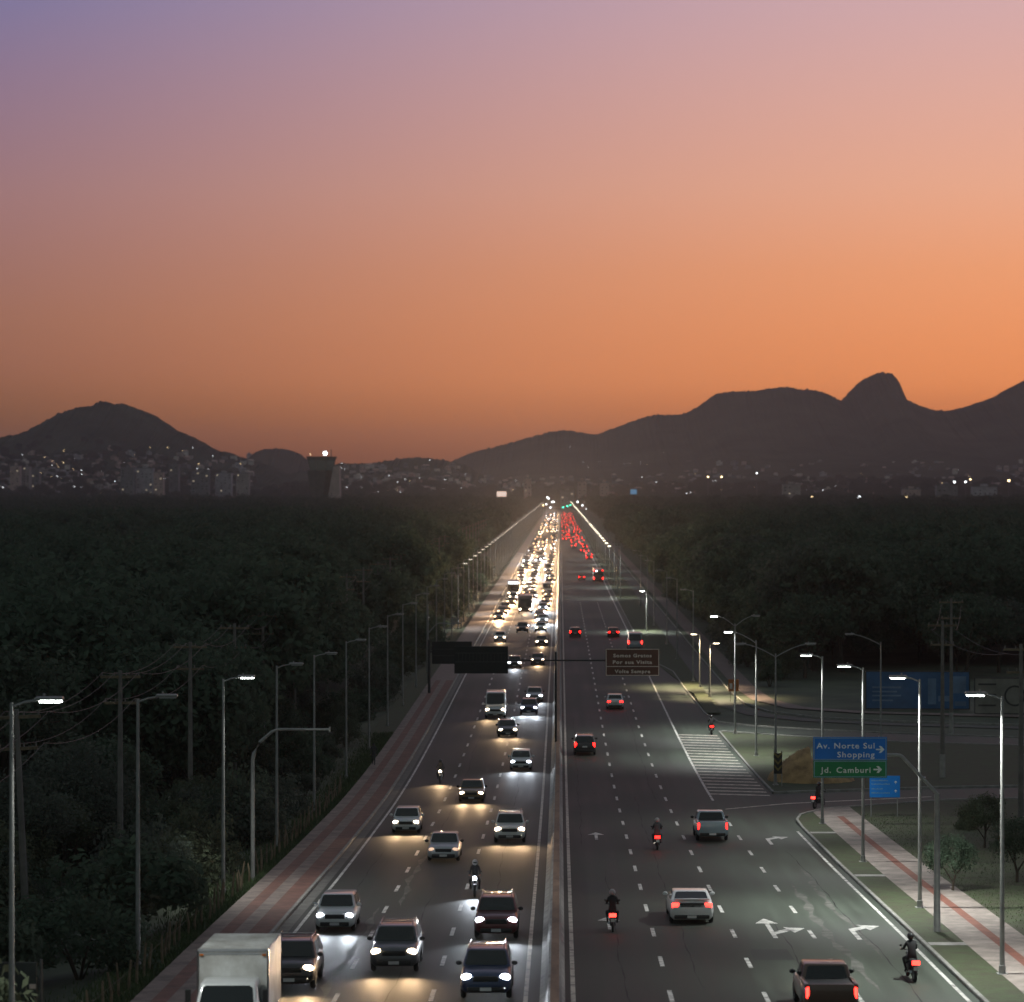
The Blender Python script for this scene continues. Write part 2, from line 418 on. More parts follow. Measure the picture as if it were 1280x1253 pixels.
def arrow_mark(x, y, kind):
    # arrow outlines, in metres, long in the travel direction; shared by the outbound lanes
    if kind == 'ahead': polys = [[(-.09, 0), (.09, 0), (.09, 3.1), (-.09, 3.1)], [(-.5, 3.1), (.5, 3.1), (0, 4.6)]]
    elif kind == 'right': polys = [[(-.1, 0), (.1, 0), (.1, 2.9), (-.1, 3.6)], [(.1, 2.9), (.75, 3.9), (.6, 4.5), (-.1, 3.6)], [(.4, 5.0), (.8, 3.2), (1.35, 4.6)]]
    else: polys = [[(-.1, 0), (.1, 0), (.1, 5.0), (-.1, 5.0)], [(-.5, 5.0), (.5, 5.0), (0, 6.8)], [(.1, 1.2), (.8, 2.4), (.7, 3.1), (.1, 2.1)], [(.6, 3.7), (.95, 1.8), (1.5, 3.3)]]
    mb = MB()
    for p in polys:
        ylo = min(q[1] for q in p); yhi = max(q[1] for q in p)
        mb.add([(x+q[0], y+q[1], zr(y+q[1])+.007) for q in p], [tuple(range(len(p)))])
    mb.build('lane_arrow', MATS['road_paint'], road_r)
arrow_mark(2.15, ground_y(1050), 'ahead'); arrow_mark(2.15, ground_y(1162), 'ahead')
arrow_mark(12.2, ground_y(1056), 'right'); arrow_mark(12.45, ground_y(1175), 'right'); arrow_mark(9.0, ground_y(1173), 'both')
# tar seams, repair patches and dusty wheel marks on the asphalt
def wiggle(name, x, y0, y1, w, mat, parent, amp, seed, dz=.003):
    r = random.Random(seed); a, b = r.uniform(0, 6), r.uniform(0, 6)
    f = lambda y: x+amp*(math.sin(y*.21+a)+.6*math.sin(y*.67+b)+.3*math.sin(y*1.9+a))
    wd = lambda y: w*(.6+.4*math.sin(y*1.3+b))
    n = int((y1-y0)/1.2); vs_ = []
    for i in range(n+1):
        y = y0+(y1-y0)*i/n; k = min(1.0, i/4, (n-i)/4)+.05
        vs_ += [(f(y)-wd(y)*k/2, y, zr(y)+dz), (f(y)+wd(y)*k/2, y, zr(y)+dz)]
    MB().add(vs_, [(2*i, 2*i+1, 2*i+3, 2*i+2) for i in range(n)]).build(name, MATS[mat], parent)
for i, (x, y0, y1) in enumerate(((-6.1, 66, 128), (-9.9, 88, 150), (-3.1, 118, 230), (2.4, 68, 140), (5.2, 96, 190), (9.3, 66, 118), (12.8, 84, 150), (-7.2, 150, 260), (6.6, 180, 300), (1.3, 150, 260))):
    wiggle('tar_seam', x, y0, y1, .05, 'tar', road_l if x < 0 else road_r, .07, i)
for i, (x, y0, y1, w) in enumerate(((-8.35, 92, 122, .4), (-7.45, 122, 150, .35), (11.4, 96, 132, .5), (12.6, 104, 140, .4))): wiggle('dust_streak', x, y0, y1, w, 'road_dust', road_l if x < 0 else road_r, .12, 50+i, .0025)
for x, y, w, L in ((-5.6, 131, 1.5, 4), (-2.6, 168, 1.2, 7), (1.6, 128, 1.3, 5), (8.4, 104, 1.6, 3.2), (5.9, 158, 1.4, 6), (-9.6, 178, 1.6, 6)): patch('repair_patch', [(x-w/2, y), (x+w/2, y+.05), (x+w/2-.04, y+L), (x-w/2+.05, y+L-.06)], .0035, 'patch_asphalt', 0, road_l if x < 0 else road_r)
# gore: transverse bars between the solid line and the kerb
for i in range(21):
    y = 187+i*2.55
    xr = 15.0-(y-188)*.013-.25
    patch('gore_bar', [(10.66, y+.7), (xr, y-.5), (xr, y+.25), (10.66, y+1.45)], .006, 'line_paint', 0, road_r)
patch('give_way_line', [(11.0, 176.5), (11.0, 176.9), (15.5, 181.2), (26, 186.2), (26, 185.8), (15.6, 180.7)], .006, 'line_paint', 0, road_r)

# kerbs as separate stones of the setting
def kerb(name, pts, w=.16, h=.14, parent=None):
    P = []
    for i in range(len(pts)-1):
        a, b = Vector(pts[i]), Vector(pts[i+1]); k = max(1, int((b-a).length/(6 if a.y < 320 else 60)))
        P += [a.lerp(b, j/k) for j in range(k)]
    P.append(Vector(pts[-1])); vs_ = []; fs = []
    for i, p in enumerate(P):
        t = (P[min(i+1, len(P)-1)]-P[max(i-1, 0)]).normalized(); nn = Vector((-t.y, t.x))
        for s, z in ((-.5, -.1), (-.5, h-.03), (-.38, h), (.38, h), (.5, h-.03), (.5, -.1)):
            q = p+nn*(s*w); vs_.append((q.x, q.y, zr(p.y)+z))
    for i in range(len(P)-1):
        for k in range(5): fs.append((i*6+k, i*6+k+1, (i+1)*6+k+1, (i+1)*6+k))
    o = MB().add(vs_, fs).build(name, MATS['kerb_stone'], parent)
    return o if parent else struct(o)
kerb('kerb', [(-12.13, 40), (-12.13, FAR)])
kerb('kerb', [(14.88, 40), (14.88, 163), (15.0, 168), (15.55, 171.8), (17.5, 176.2), (26.5, 182.7), (45, 186.2), (80, 188.7)], .18, .15)
kerb('kerb', [(15.15, 188.4), (14.48, 241.4), (14.9, 241.6), (22, 235.6), (28, 231.6), (45, 225.6), (75, 215.6)], .18, .15)
kerb('kerb', [(15.15, 188.4), (27, 192.4), (45, 195.4), (80, 200.4)], .18, .15)
kerb('kerb', [(75, 225.4), (45, 234.4), (30, 240.4), (23, 244.4), (18, 248), (15, 252.4), (14.3, 262), (13.9, 291), (13.7, 322), (11.45, 346), (11.4, FAR)], .18, .1)

# left walk: red and pale bands, then plain reddish paving further off
walk = struct(strip('pavement', -15.0, -12.22, 40, FAR, .11, 'pave_pink', .2))
for a, b, m in ((-15.0, -14.3, 'walk_pale'), (-14.3, -13.72, 'walk_red'), (-13.72, -13.1, 'walk_pale'), (-13.1, -12.25, 'walk_red')):
    strip('paving_band', a, b, 40, 300 if m == 'walk_pale' else 306, .116, m, 0, walk)
for y in range(66, 172, 6): strip('paving_joint', -14.98, -12.26, y, y+.05, .12, 'gutter', 0, walk)
struct(strip('verge', -17.2, -15.0, 40, 700, .02, 'turf'))

# median barrier
def barrier():
    ys = stations(40, FAR); prof = [(-.72, -.05), (-.72, .14), (-.52, .3), (-.42, .78), (-.3, .82), (-.06, .82), (.0, .76), (.06, .3), (.18, .14), (.18, -.05)]
    vs_ = [(x, y, zr(y)+z) for y in ys for x, z in prof]; n = len(prof)
    fs = [(i*n+k+1, i*n+k, (i+1)*n+k, (i+1)*n+k+1) for i in range(len(ys)-1) for k in range(n-1)]
    r = thing('median_barrier', 'long low concrete barrier dividing the two carriageways', 'barrier', (0, 0, 0))
    MB().add(vs_, fs).build('barrier_body', MATS['concrete'], r)
    strip('coping', -.33, -.03, 40, FAR, .86, 'barrier_cap', .05, r)
    for i in range(56):
        y = 64+i*6.0; MB().add([(x*1.004-.0, y+d, zr(y)+z+.004*(1 if k not in (0, 9) else 0)) for d in (0, .03) for k, (x, z) in enumerate(prof)],
            [(k+1, k, 10+k, 11+k) for k in range(9)]).build('joint', MATS['gutter'], r)
barrier()

# right verge, walk and lawns
struct(patch('verge', [(14.97, 40), (16.5, 40), (16.5, 173.4), (15.6, 171.6), (15.07, 167.8), (14.97, 163)], .12, 'turf', .2))
rw = struct(patch('footpath', [(16.5, 40), (19.3, 40), (19.3, 177.2), (17.55, 176), (16.5, 173.4)], .13, 'pave_pale', .2))
strip('tactile_band', 17.72, 18.15, 40, 170, .136, 'pave_red', 0, rw)
for y in (78, 90, 103, 116, 130, 144, 158): strip('path_joint', 16.52, 19.28, y, y+.07, .135, 'gutter', 0, rw)
for y in (107.5, 134.5, 158.5): strip('stepping_slab', 14.99, 16.49, y, y+.9, .135, 'concrete', 0, rw)
struct(patch('lawn', [(19.3, 40), (90, 40), (90, 189.2), (45, 186), (26.5, 182.4), (19.3, 177.2)], .1, 'turf', .2))
struct(patch('lawn', [(14.58, 240.9), (22, 235.3), (28, 231.3), (45, 225.3), (75, 215.3), (80, 200.7), (45, 195.7), (27, 192.7), (15.25, 188.7)], .1, 'turf', .2))
def ribbon(name, pts, w, dz, mat):
    P = []
    for i in range(len(pts)-1):
        a, b = Vector(pts[i]), Vector(pts[i+1]); k = max(1, int((b-a).length/8)) if b.y < 300 else 1
        P += [a.lerp(b, j/k) for j in range(k)]
    P.append(Vector(pts[-1])); vs_ = []
    for i, p in enumerate(P):
        t = (P[min(i+1, len(P)-1)]-P[max(i-1, 0)]).normalized(); nn = Vector((-t.y, t.x))
        for s in (.5, -.5): q = p+nn*(s*w); vs_.append((q.x, q.y, zr(q.y)+dz))
    return struct(MB().add(vs_, [(2*i, 2*i+1, 2*i+3, 2*i+2) for i in range(len(P)-1)]).build(name, MATS[mat], None, True))
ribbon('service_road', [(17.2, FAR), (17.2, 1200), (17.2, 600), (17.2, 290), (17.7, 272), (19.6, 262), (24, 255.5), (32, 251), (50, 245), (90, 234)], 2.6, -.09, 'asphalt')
kerb('kerb', [(18.6, FAR), (18.6, 292), (19.1, 275), (20.8, 265), (25, 258), (33, 253), (51, 247), (91, 236)], .16, .05)
ribbon('footpath', [(20.7, FAR), (20.7, 1200), (20.7, 600), (20.7, 296), (21.4, 280), (24, 270), (30, 264.5), (50, 258), (90, 248)], 2.3, -.06, 'pave_pink')
def kx(y): return 11.6 if y > 346 else (13.85+(y-322)*-.094 if y > 322 else 13.85 if y > 291 else 14.4)
struct(strip('verge', kx, 15.85, 262, FAR, .08, 'turf', .1))

# ------------------------------------------------------------------ hills
HILLS = []
def interp(pts, x):                                    # smooth curve through the skyline points
    if x <= pts[0][0]: return pts[0][1]
    for i in range(len(pts)-1):
        (x1, p1), (x2, p2) = pts[i], pts[i+1]
        if x1 <= x <= x2:
            x0, p0 = pts[max(0, i-1)]; x3, p3 = pts[min(len(pts)-1, i+2)]; h = x2-x1; t = (x-x1)/h
            m1 = (p2-p0)/(x2-x0); m2 = (p3-p1)/(x3-x1)
            return (2*t**3-3*t*t+1)*p1+(t**3-2*t*t+t)*h*m1+(-2*t**3+3*t*t)*p2+(t**3-t*t)*h*m2
    return pts[-1][1]
def hill(prof, yr, yf, yb, mat, seed, rough=2.0, du=2.2, foot=.16):
    rr = random.Random(seed); u0, u1 = prof[0][0], prof[-1][0]; nu = int((u1-u0)/du)
    us = [u0+(u1-u0)*i/nu for i in range(nu+1)]
    rz = []
    for u in us:
        z = pz(interp(prof, u), yr)
        rz.append(max(0, z+rr.gauss(0, .42)*rough+(rr.random() < .05)*rr.uniform(1, 2.5)*rough*.6))
    ts = [0, .08, .16, .24, .32, .4, .48, .56, .64, .7, .76, .81, .86, .9, .93, .96, .98, 1.0, 1.03, 1.1, 1.3, 1.6, 2.0]
    def shape(t):
        if t <= 1: return foot*t+(1-foot)*t**6
        q = (t-1); return max(0, 1-q*q*(3-2*q))
    vs_ = []; fs = []; n = len(us)
    for t in ts:
        y = yf+(yr-yf)*t if t <= 1 else yr+(yb-yr)*(t-1)
        for i, u in enumerate(us):
            x = px(u, yr); k = shape(t)
            gul = noise2(x*.012+seed, y*.006)*.055*(1-abs(2*k-1))*(t < .85) if t < 1 else 0
            z = rz[i]*(k+gul)+(rr.gauss(0, .6)*rough*.2 if 0 < t < 1 else 0)-2.0*(t == 0 or t == 2.0)
            vs_.append((x, y, z))
    for j in range(len(ts)-1):
        for i in range(n-1): fs.append((j*n+i, j*n+i+1, (j+1)*n+i+1, (j+1)*n+i))
    o = struct(MB().add(vs_, fs).build('hill', MATS[mat], None, False))
    HILLS.append((lambda x, y: (pz(interp(prof, U0+x*F/yr), yr)*shape((y-yf)/(yr-yf)) if (yf < y <= yr and u0 < U0+x*F/yr < u1) else 0.0)))
    return o
P_LEFT = [(-160, 600), (-80, 574), (-40, 560), (0, 547), (30, 540), (55, 527), (75, 517), (100, 509), (116, 507), (121, 503), (132, 503), (137, 506), (150, 506), (170, 511), (190, 522), (205, 533), (225, 542), (240, 550), (250, 557), (275, 565), (300, 573), (325, 582), (350, 598), (380, 612)]
P_DOME = [(290, 606), (305, 580), (313, 570), (326, 563), (345, 561), (362, 563), (374, 570), (386, 583), (400, 606)]
P_LOW = [(300, 610), (345, 598), (385, 588), (425, 580), (450, 580), (475, 578), (500, 574), (520, 572), (545, 574), (560, 577), (585, 584), (610, 600), (640, 612)]
P_RIGHT = [(500, 612), (535, 596), (565, 577), (590, 566), (610, 561), (640, 553), (665, 546), (690, 540), (705, 538), (730, 541), (745, 543), (765, 536), (790, 527), (815, 519), (850, 518), (865, 513), (880, 503), (895, 493), (910, 490), (940, 489), (960, 486), (985, 484), (1000, 487), (1020, 488), (1040, 495), (1055, 502), (1062, 497), (1072, 485), (1083, 474), (1093, 468), (1104, 466), (1114, 467), (1121, 473), (1127, 484), (1131, 496), (1137, 501), (1150, 507), (1175, 514), (1200, 511), (1225, 503), (1250, 495), (1280, 478), (1320, 460), (1400, 440), (1520, 470), (1640, 560)]
hill(P_RIGHT, 6200, 2900, 8500, 'hill_far', 3, 2.0, 1.8, .3)
hill(P_DOME, 5600, 4600, 6800, 'hill_far', 5, .8, 1.5, .3)
hill(P_LOW, 4800, 2900, 6200, 'hill_near', 9, 2.2, 1.8, .45)
hill(P_LEFT, 4500, 2700, 6000, 'hill_near', 4, 1.8, 1.8, .4)
def terrain(x, y): return max([0.0]+[h(x, y) for h in HILLS])
# ------------------------------------------------------------------ street lamps
ORD = ['first', 'second', 'third', 'fourth', 'fifth', 'sixth', 'seventh', 'eighth', 'ninth', 'tenth', 'eleventh', 'twelfth', 'thirteenth', 'fourteenth', 'fifteenth', 'sixteenth', 'seventeenth', 'eighteenth', 'nineteenth', 'twentieth']
CACHE = {}
def cached(key, fn):
    if key not in CACHE: CACHE[key] = fn()
    return CACHE[key]
LIGHTS = {}
def spot(parent, loc, energy, color, size_deg=150, blend=.6, rot=(0, 0, 0), radius=.12, key=None):
    k = (energy, color, size_deg, blend, radius)
    if k not in LIGHTS:
        d = bpy.data.lights.new('lamp_light', 'SPOT'); d.energy = energy; d.color = color; d.spot_size = rad(size_deg); d.spot_blend = blend; d.shadow_soft_size = radius
        LIGHTS[k] = d
    o = bpy.data.objects.new('lamp_light', LIGHTS[k]); COL.objects.link(o); o.parent = parent; o.location = loc; o.rotation_euler = rot
    return o
E_LAMP = 8000.0
def lamp_meshes(side, h, arm, curved):
    def mk():
        pole = MB().tube([(0, 0, 0), (0, 0, .35), (0, 0, .36), (0, 0, h)], [.13, .13, .095, .055], 10)
        pole.box(-.2, .2, -.2, .2, -.05, .05)
        a = MB(); s = side
        if curved: pts = [(0, 0, h-.25)]+[(s*arm*t, 0, h-.25+.95*math.sin(t*PI*.42)) for t in (.2, .4, .6, .8, 1.0)]
        else: pts = [(0, 0, h-.12), (s*arm*.5, 0, h+.02), (s*arm, 0, h+.08)]
        a.tube(pts, .035, 8)
        e = pts[-1]
        head = MB(); w = .76
        x0 = e[0]-s*.05; x1 = e[0]+s*w
        head.rbox(min(x0, x1), max(x0, x1), -.15, .15, e[2]-.01, e[2]+.1, .035)
        head.tube([(e[0]+s*.2, 0, e[2]+.1), (e[0]+s*.2, 0, e[2]+.2)], .035, 6)
        lens = MB(); x0 = e[0]+s*.08; x1 = e[0]+s*(w-.05)
        lens.rbox(min(x0, x1), max(x0, x1), -.13, .13, e[2]-.055, e[2]-.012, .02)
        return [pole.mesh('pole', True), a.mesh('arm', True), head.mesh('luminaire', True), lens.mesh('lens', True), (e[0]+s*.34, 0, e[2]-.12)]
    return cached(('lamp', side, h, arm, curved), mk)
def street_lamp(x, y, side, lit, label, h=10.4, arm=.75, curved=False, group=None, tone='led_white', light=True, z=None, double=False, energy=None):
    pole, a, head, lens, lp = lamp_meshes(side, h, arm, curved)
    t = thing('street_lamp', label, 'street lamp', (x, y, ground_z(x, y)+.1 if z is None else z), 0, group)
    new_obj('pole', pole, MATS['steel'], t); new_obj('arm', a, MATS['steel'], t)
    hd = new_obj('luminaire', head, MATS['steel'], t); new_obj('lens', lens, MATS[tone if lit else 'led_off'], hd)
    if double:
        _, a2, h2, l2, _2 = lamp_meshes(-side, h, arm, curved)
        new_obj('arm', a2, MATS['steel'], t); hd = new_obj('luminaire', h2, MATS['steel'], t); new_obj('lens', l2, MATS['led_off'], hd)
    if lit and light:
        spot(t, lp, energy or E_LAMP, (1.0, .8, .5) if tone == 'led_warm' else (.95, 1.0, .95), 124, .8, (0, -side*rad(27 if x < 0 else 5), 0))
    return t
LY = [78, 101.3, 127, 151, 174, 200, 224, 248, 272, 297]
for i, y in enumerate(LY):
    lit = i in (0, 2)
    street_lamp(-16.1, y, 1, lit, ('lit' if lit else 'dark, unlit')+' street lamp on the left verge, %s from the bottom left corner' % ORD[i], group='street lamps along the left verge', h=11.2 if i == 0 else 10.4, energy=E_LAMP*.34)
y = 321.5; i = 0
while y < 2450:
    street_lamp(-16.1, y, 1, y > 396, 'unlit lamp pole in the row receding up the left verge' if y <= 396 else 'lit lamp pole in the distant row up the left verge', group='distant lamps along the left verge', tone='led_faint', light=(y > 396 and i % 2 == 0 and y < 1500), energy=E_LAMP*.6)
    y += 24.5 if y < 900 else 40; i += 1
RY = [(99.4, 16.55), (120.7, 16.35), (142, 16.2), (165, 16.3)]
for i, (y, x) in enumerate(RY):
    street_lamp(x, y, -1, True, 'lit street lamp between right grass strip and footpath, %s from the bottom right corner' % ORD[i], arm=.62, group='lit street lamps along the right footpath', z=zr(y)+.1, energy=E_LAMP*(1.0, 1.25, .5, .4)[i])
street_lamp(px(1101, 236), 236, -1, False, 'unlit curved-arm street lamp standing behind the blue and green road sign', h=8.4, arm=2.4, curved=True, z=zr(236)+.1)
street_lamp(15.75, 194, 1, False, 'unlit double-armed street lamp beside the chevron marker post', h=9.6, arm=2.2, curved=True, double=True, z=zr(194)+.1)
street_lamp(16.1, 218, -1, True, 'lit curved-arm street lamp on the grass island, nearer of two', h=9.5, arm=1.9, curved=True, z=zr(218)+.1)
street_lamp(15.75, 239, -1, True, 'lit double-armed street lamp at the far corner of the grass island', h=9.9, arm=1.5, curved=True, double=True, z=zr(239)+.1)
street_lamp(15.3, 305, -1, False, 'tall unlit lamp pole on the verge beyond the junction', z=zr(305)+.1)
street_lamp(15.6, 296, -1, True, 'short amber path lamp beyond the junction, left one of two', h=5.8, arm=.3, tone='led_warm', z=.1)
street_lamp(15.9, 282, 1, True, 'short amber path lamp beyond the junction, right one of two', h=5.6, arm=.3, tone='led_warm', z=.1)
street_lamp(13.4, 411, -1, True, 'lone bright lamp between the service road and the outbound lanes', h=6.2, arm=.3, z=.1)
for y in (345, 378, 430, 462, 500): street_lamp(15.2, y, -1, False, 'unlit lamp pole on the far right verge', group='unlit poles on the far right verge', z=.1)
y = 540
while y < 2450:
    street_lamp(12.3, y, -1, True, 'lit lamp in the distant row along the outbound lanes', arm=1.9, group='distant lamps along the outbound lanes', tone='led_far', light=(int(y/30) % 2 == 0 and y < 1500), z=.1, energy=E_LAMP*.6)
    y += 30 if y < 900 else 45

# ------------------------------------------------------------------ text helper
def text_mesh(s, size, spacing=1.15, bold=.012):
    cu = bpy.data.curves.new('t', 'FONT'); cu.body = s; cu.size = size; cu.space_character = spacing; cu.extrude = .004; cu.resolution_u = 3
    cu.offset = size*bold
    o = bpy.data.objects.new('t', cu); COL.objects.link(o)
    dg = bpy.context.evaluated_depsgraph_get(); me = bpy.data.meshes.new_from_object(o.evaluated_get(dg))
    bpy.data.objects.remove(o); me.materials.clear(); return me
def lettering(s, size, x, z, mat, parent, right=None, y=-.06, width=None, bold=.012):
    me = text_mesh(s, size, bold=bold); xs = [v.co.x for v in me.vertices]
    if width:
        k = width/(max(xs)-min(xs))
        for v in me.vertices: v.co.x *= k
        xs = [v.co.x for v in me.vertices]
    o = new_obj('lettering', me, mat, parent); o.rotation_euler = (PI/2, 0, 0)
    o.location = (x-min(xs) if right is None else right-max(xs), y, z); return o
def sign_arrow(cx, cz, s, mat, parent, y=-.06, up=False):
    pts = [(-1, -.16), (.1, -.16), (.1, -.16), (-.22, -.75), (.22, -.75), (1, 0), (.22, .75), (-.22, .75), (.1, .16), (-1, .16)]
    pts = [(-1, -.17), (.12, -.17), (-.3, -.8), (.22, -.8), (1, 0), (.22, .8), (-.3, .8), (.12, .17), (-1, .17)]
    if up: pts = [(-b, a) for a, b in pts]
    bm = bmesh.new(); f = bm.faces.new([bm.verts.new((cx+a*s, y, cz+b*s)) for a, b in pts])
    return MB().bm(bm).build('arrow', mat, parent)

def frame_bars(mb, x0, x1, z0, z1, w, y0, y1):
    mb.box(x0, x1, y0, y1, z1-w, z1); mb.box(x0, x1, y0, y1, z0, z0+w); mb.box(x0, x0+w, y0, y1, z0+w, z1-w); mb.box(x1-w, x1, y0, y1, z0+w, z1-w)
    return mb

# blue and green direction sign on a cantilever gantry
def direction_sign():
    Y = 112.0; t = thing('direction_sign', 'blue and green road sign reading Av. Norte Sul Shopping and Jd. Camburi on a cantilever', 'road sign', (15.9, Y, zr(Y)+.1))
    b = t.location.z; X = lambda u: px(u, Y)-15.9; Z = lambda v: pz(v, Y)-b
    MB().tube([(0, 0, 0), (0, 0, .05), (0, 0, Z(992))], [.17, .15, .11], 14).build('post', MATS['steel'], t, True)
    MB().tube([(.05, 0, Z(994)), (-1.48, 0, Z(946)), (-1.56, 0, Z(944.6)), (-1.68, 0, Z(944)), (X(1022), 0, Z(944))], .075, 12).build('arm', MATS['steel'], t, True)
    MB().ball((-.55, -.16, Z(972)), (.05, .05, .05)).build('bracket_bolt', MATS['chrome'], t)
    x0, x1, z0, zm, z1 = X(1016), X(1108), Z(972), Z(950), Z(921)
    bp = MB().rbox(x0, x1, -.19, -.15, zm, z1, .012).build('blue_panel', MATS['sign_blue'], t)
    g = MB().rbox(x0, x1, -.19, -.15, z0, zm-.006, .012).build('green_panel', MATS['sign_green'], t)
    frame_bars(MB(), x0+.03, x1-.03, zm+.02, z1-.03, .03, -.198, -.192).build('border', MATS['sign_faded'], bp)
    frame_bars(MB(), x0+.03, x1-.03, z0+.03, zm-.03, .03, -.198, -.192).build('border', MATS['sign_faded'], g)
    lettering('Av. Norte Sul', .33, 0, Z(935.2), MATS['sign_white'], bp, right=X(1092.5), y=-.2, width=(1092.5-1020)/F*Y)
    lettering('Shopping', .33, 0, Z(946.2), MATS['sign_white'], bp, right=X(1092.5), y=-.2, width=(1092.5-1046)/F*Y)
    lettering('Jd.', .33, 0, Z(965.5), MATS['sign_white'], g, right=X(1038), y=-.2, width=(1038-1025)/F*Y)
    lettering('Camburi', .33, 0, Z(965.5), MATS['sign_white'], g, right=X(1087.5), y=-.2, width=(1087.5-1045)/F*Y)
    sign_arrow(X(1099.5), Z(936.5), .18, MATS['sign_white'], bp, -.2); sign_arrow(X(1096.5), Z(961.5), .18, MATS['sign_white'], g, -.2)
    for xx in (x0+.5, x1-.5): MB().box(xx-.04, xx+.04, -.149, -.1, z0+.1, z1-.1).build('bracket', MATS['steel_dark'], t)
direction_sign()

def small_sign():
    Y = 170.0; x = px(1106, Y); b = zr(Y)+.1
    t = thing('information_sign', 'small plain blue road sign on thin posts behind the footpath', 'road sign', (x, Y, b))
    X = lambda u: px(u, Y)-x; Z = lambda v: pz(v, Y)-b
    p = MB().rbox(X(1087), X(1125), -.02, .02, Z(997), Z(970), .012).build('panel', MATS['sign_blue_pale'], t)
    for u in (1089, 1122): MB().tube([(X(u), .05, 0), (X(u), .05, Z(972))], .035, 8).build('post', MATS['steel'], t)
    rr = random.Random(3)
    for v, w in ((975.5, 20), (980, 23), (986, 14), (991, 22)):      # lettering too small to read: strokes only
        mb = MB(); u = 1089.5
        while u < 1089.5+w:
            k = rr.uniform(.8, 1.5); hgt = rr.choice((.9, 1.2, 1.6))
            mb.box(X(u), X(u+k), -.03, -.022, Z(v+1), Z(v+1-hgt)); u += k+.5
        mb.build('lettering_strokes', MATS['sign_faded'], p)
    for v in (978, 989): sign_arrow(X(1119.5), Z(v), .1, MATS['sign_white'], p, -.03, True)
small_sign()

# double cantilever in the median: brown farewell sign facing us, back of a sign facing away
def median_gantry():
    Y = 223.0; t = thing('median_gantry', 'dark T-shaped gantry post in the median carrying overhead signs', 'gantry', (-.35, Y, 0)); b = 0.0
    Z = lambda v: pz(v, Y); X = lambda u: px(u, Y)+.35
    MB().tube([(0, 0, .4), (0, 0, Z(815))], [.1, .08], 12).build('post', MATS['dark_panel'], t, True)
    for v in (826,): MB().tube([(X(572), .25, Z(v)), (X(820), .25, Z(v))], .06, 8).build('arm', MATS['dark_panel'], t)
    s = thing('farewell_sign', 'brown overhead sign reading Somos Gratos Por sua Visita Volte Sempre', 'road sign', (px(790.5, Y), Y-.1, Z(845)))
    w = 33.5*Y/F; h = 34*Y/F; q = lambda v: (845-v)*Y/F
    p = MB().rbox(-w, w, -.03, .03, 0, h, .015).build('panel', MATS['sign_brown'], s)
    frame_bars(MB(), -w+.02, w-.02, .02, h-.02, .055, -.045, -.032).box(-w+.08, w-.08, -.045, -.032, q(833.6), q(832.8)).build('border', MATS['sign_cream'], p)
    k = Y/F
    for tx, v, wd in (('Somos Gratos', 821.6, 48), ('Por sua Visita', 829.8, 49), ('Volte Sempre', 841.4, 44.5)):
        lettering(tx, .4, -wd*k/2, q(v), MATS['sign_cream'], p, y=-.05, width=wd*k, bold=.03)
    s = thing('overhead_sign', 'dark back of an overhead sign with ribs, right of the overlapping pair', 'road sign', (px(601.5, Y), Y-.1, Z(842)))
    MB().rbox(-w, w, -.04, .04, 0, h, .02).build('panel', MATS['dark_panel'], s)
    for v in (820, 831): MB().box(-w+.1, w-.1, -.075, -.042, q(v), q(v)+.07).build('rail', MATS['steel_dark'], s)
    rr = random.Random(4)
    for i in range(14): MB().box(-w+.35+i*.3, -w+.39+i*.3, -.06, -.042, q(831), q(820)).build('rib', MATS['steel_dark'], s)
median_gantry()
def left_overhead():
    Y = 287.0; z = lambda v: pz(v, Y)
    s = thing('overhead_sign', 'dark back of an overhead sign over the left kerb, farther of the pair', 'road sign', (px(536.5, Y), Y, .0))
    X = lambda u: px(u, Y)-px(536.5, Y)
    MB().rbox(X(540), X(590), -.2, -.12, z(830), z(802), .02).build('panel', MATS['dark_panel'], s)
    for v in (812, 820): MB().box(X(541), X(589), -.235, -.202, z(v), z(v)+.07).build('rail', MATS['steel_dark'], s)
    MB().tube([(0, 0, 0), (0, 0, z(800))], [.16, .13], 10).build('post', MATS['steel_dark'], s, True)
    MB().tube([(0, 0, z(815)), (X(588), 0, z(815))], .08, 8).build('arm', MATS['steel_dark'], s)
left_overhead()
def frame_sign():
    Y = 305.0; x = px(535, Y); z = lambda v: pz(v, Y); X = lambda u: px(u, Y)-x
    s = thing('cantilever_sign', 'empty pale sign frame on a cantilever post above the left kerb', 'sign frame', (x, Y, 0))
    MB().tube([(0, 0, -.1), (0, 0, z(756))], [.13, .08], 10).build('post', MATS['steel'], s, True)
    MB().tube([(0, 0, z(792)), (X(546), 0, z(779.5)), (X(577), 0, z(779.5))], .06, 8).build('arm', MATS['steel'], s)
    frame_bars(MB(), X(554), X(577), z(786), z(773), .07, -.06, .0).build('frame', MATS['steel'], s)
    MB().box(X(565)-.03, X(565)+.03, -.05, .05, z(785), z(774)).build('mullion', MATS['steel'], s)
frame_sign()
def bare_cantilever():
    Y = 133.0; x = px(316, Y); b = ground_z(x, Y)+.1; z = lambda v: pz(v, Y)-b; X = lambda u: px(u, Y)-x
    s = thing('sign_cantilever', 'bare grey cantilever post with empty horizontal arm on the left verge', 'sign post', (x, Y, b))
    MB().tube([(0, 0, 0), (0, 0, z(950)), (.06, 0, z(942)), (.35, 0, z(928)), (.95, 0, z(915)), (1.25, 0, z(912)), (X(412), 0, z(912))], [.11, .1, .1, .09, .08, .07, .06], 10).build('post', MATS['steel'], s, True)
    MB().box(X(411), X(413), -.06, .06, z(915), z(909)).build('end_plate', MATS['steel'], s)
bare_cantilever()
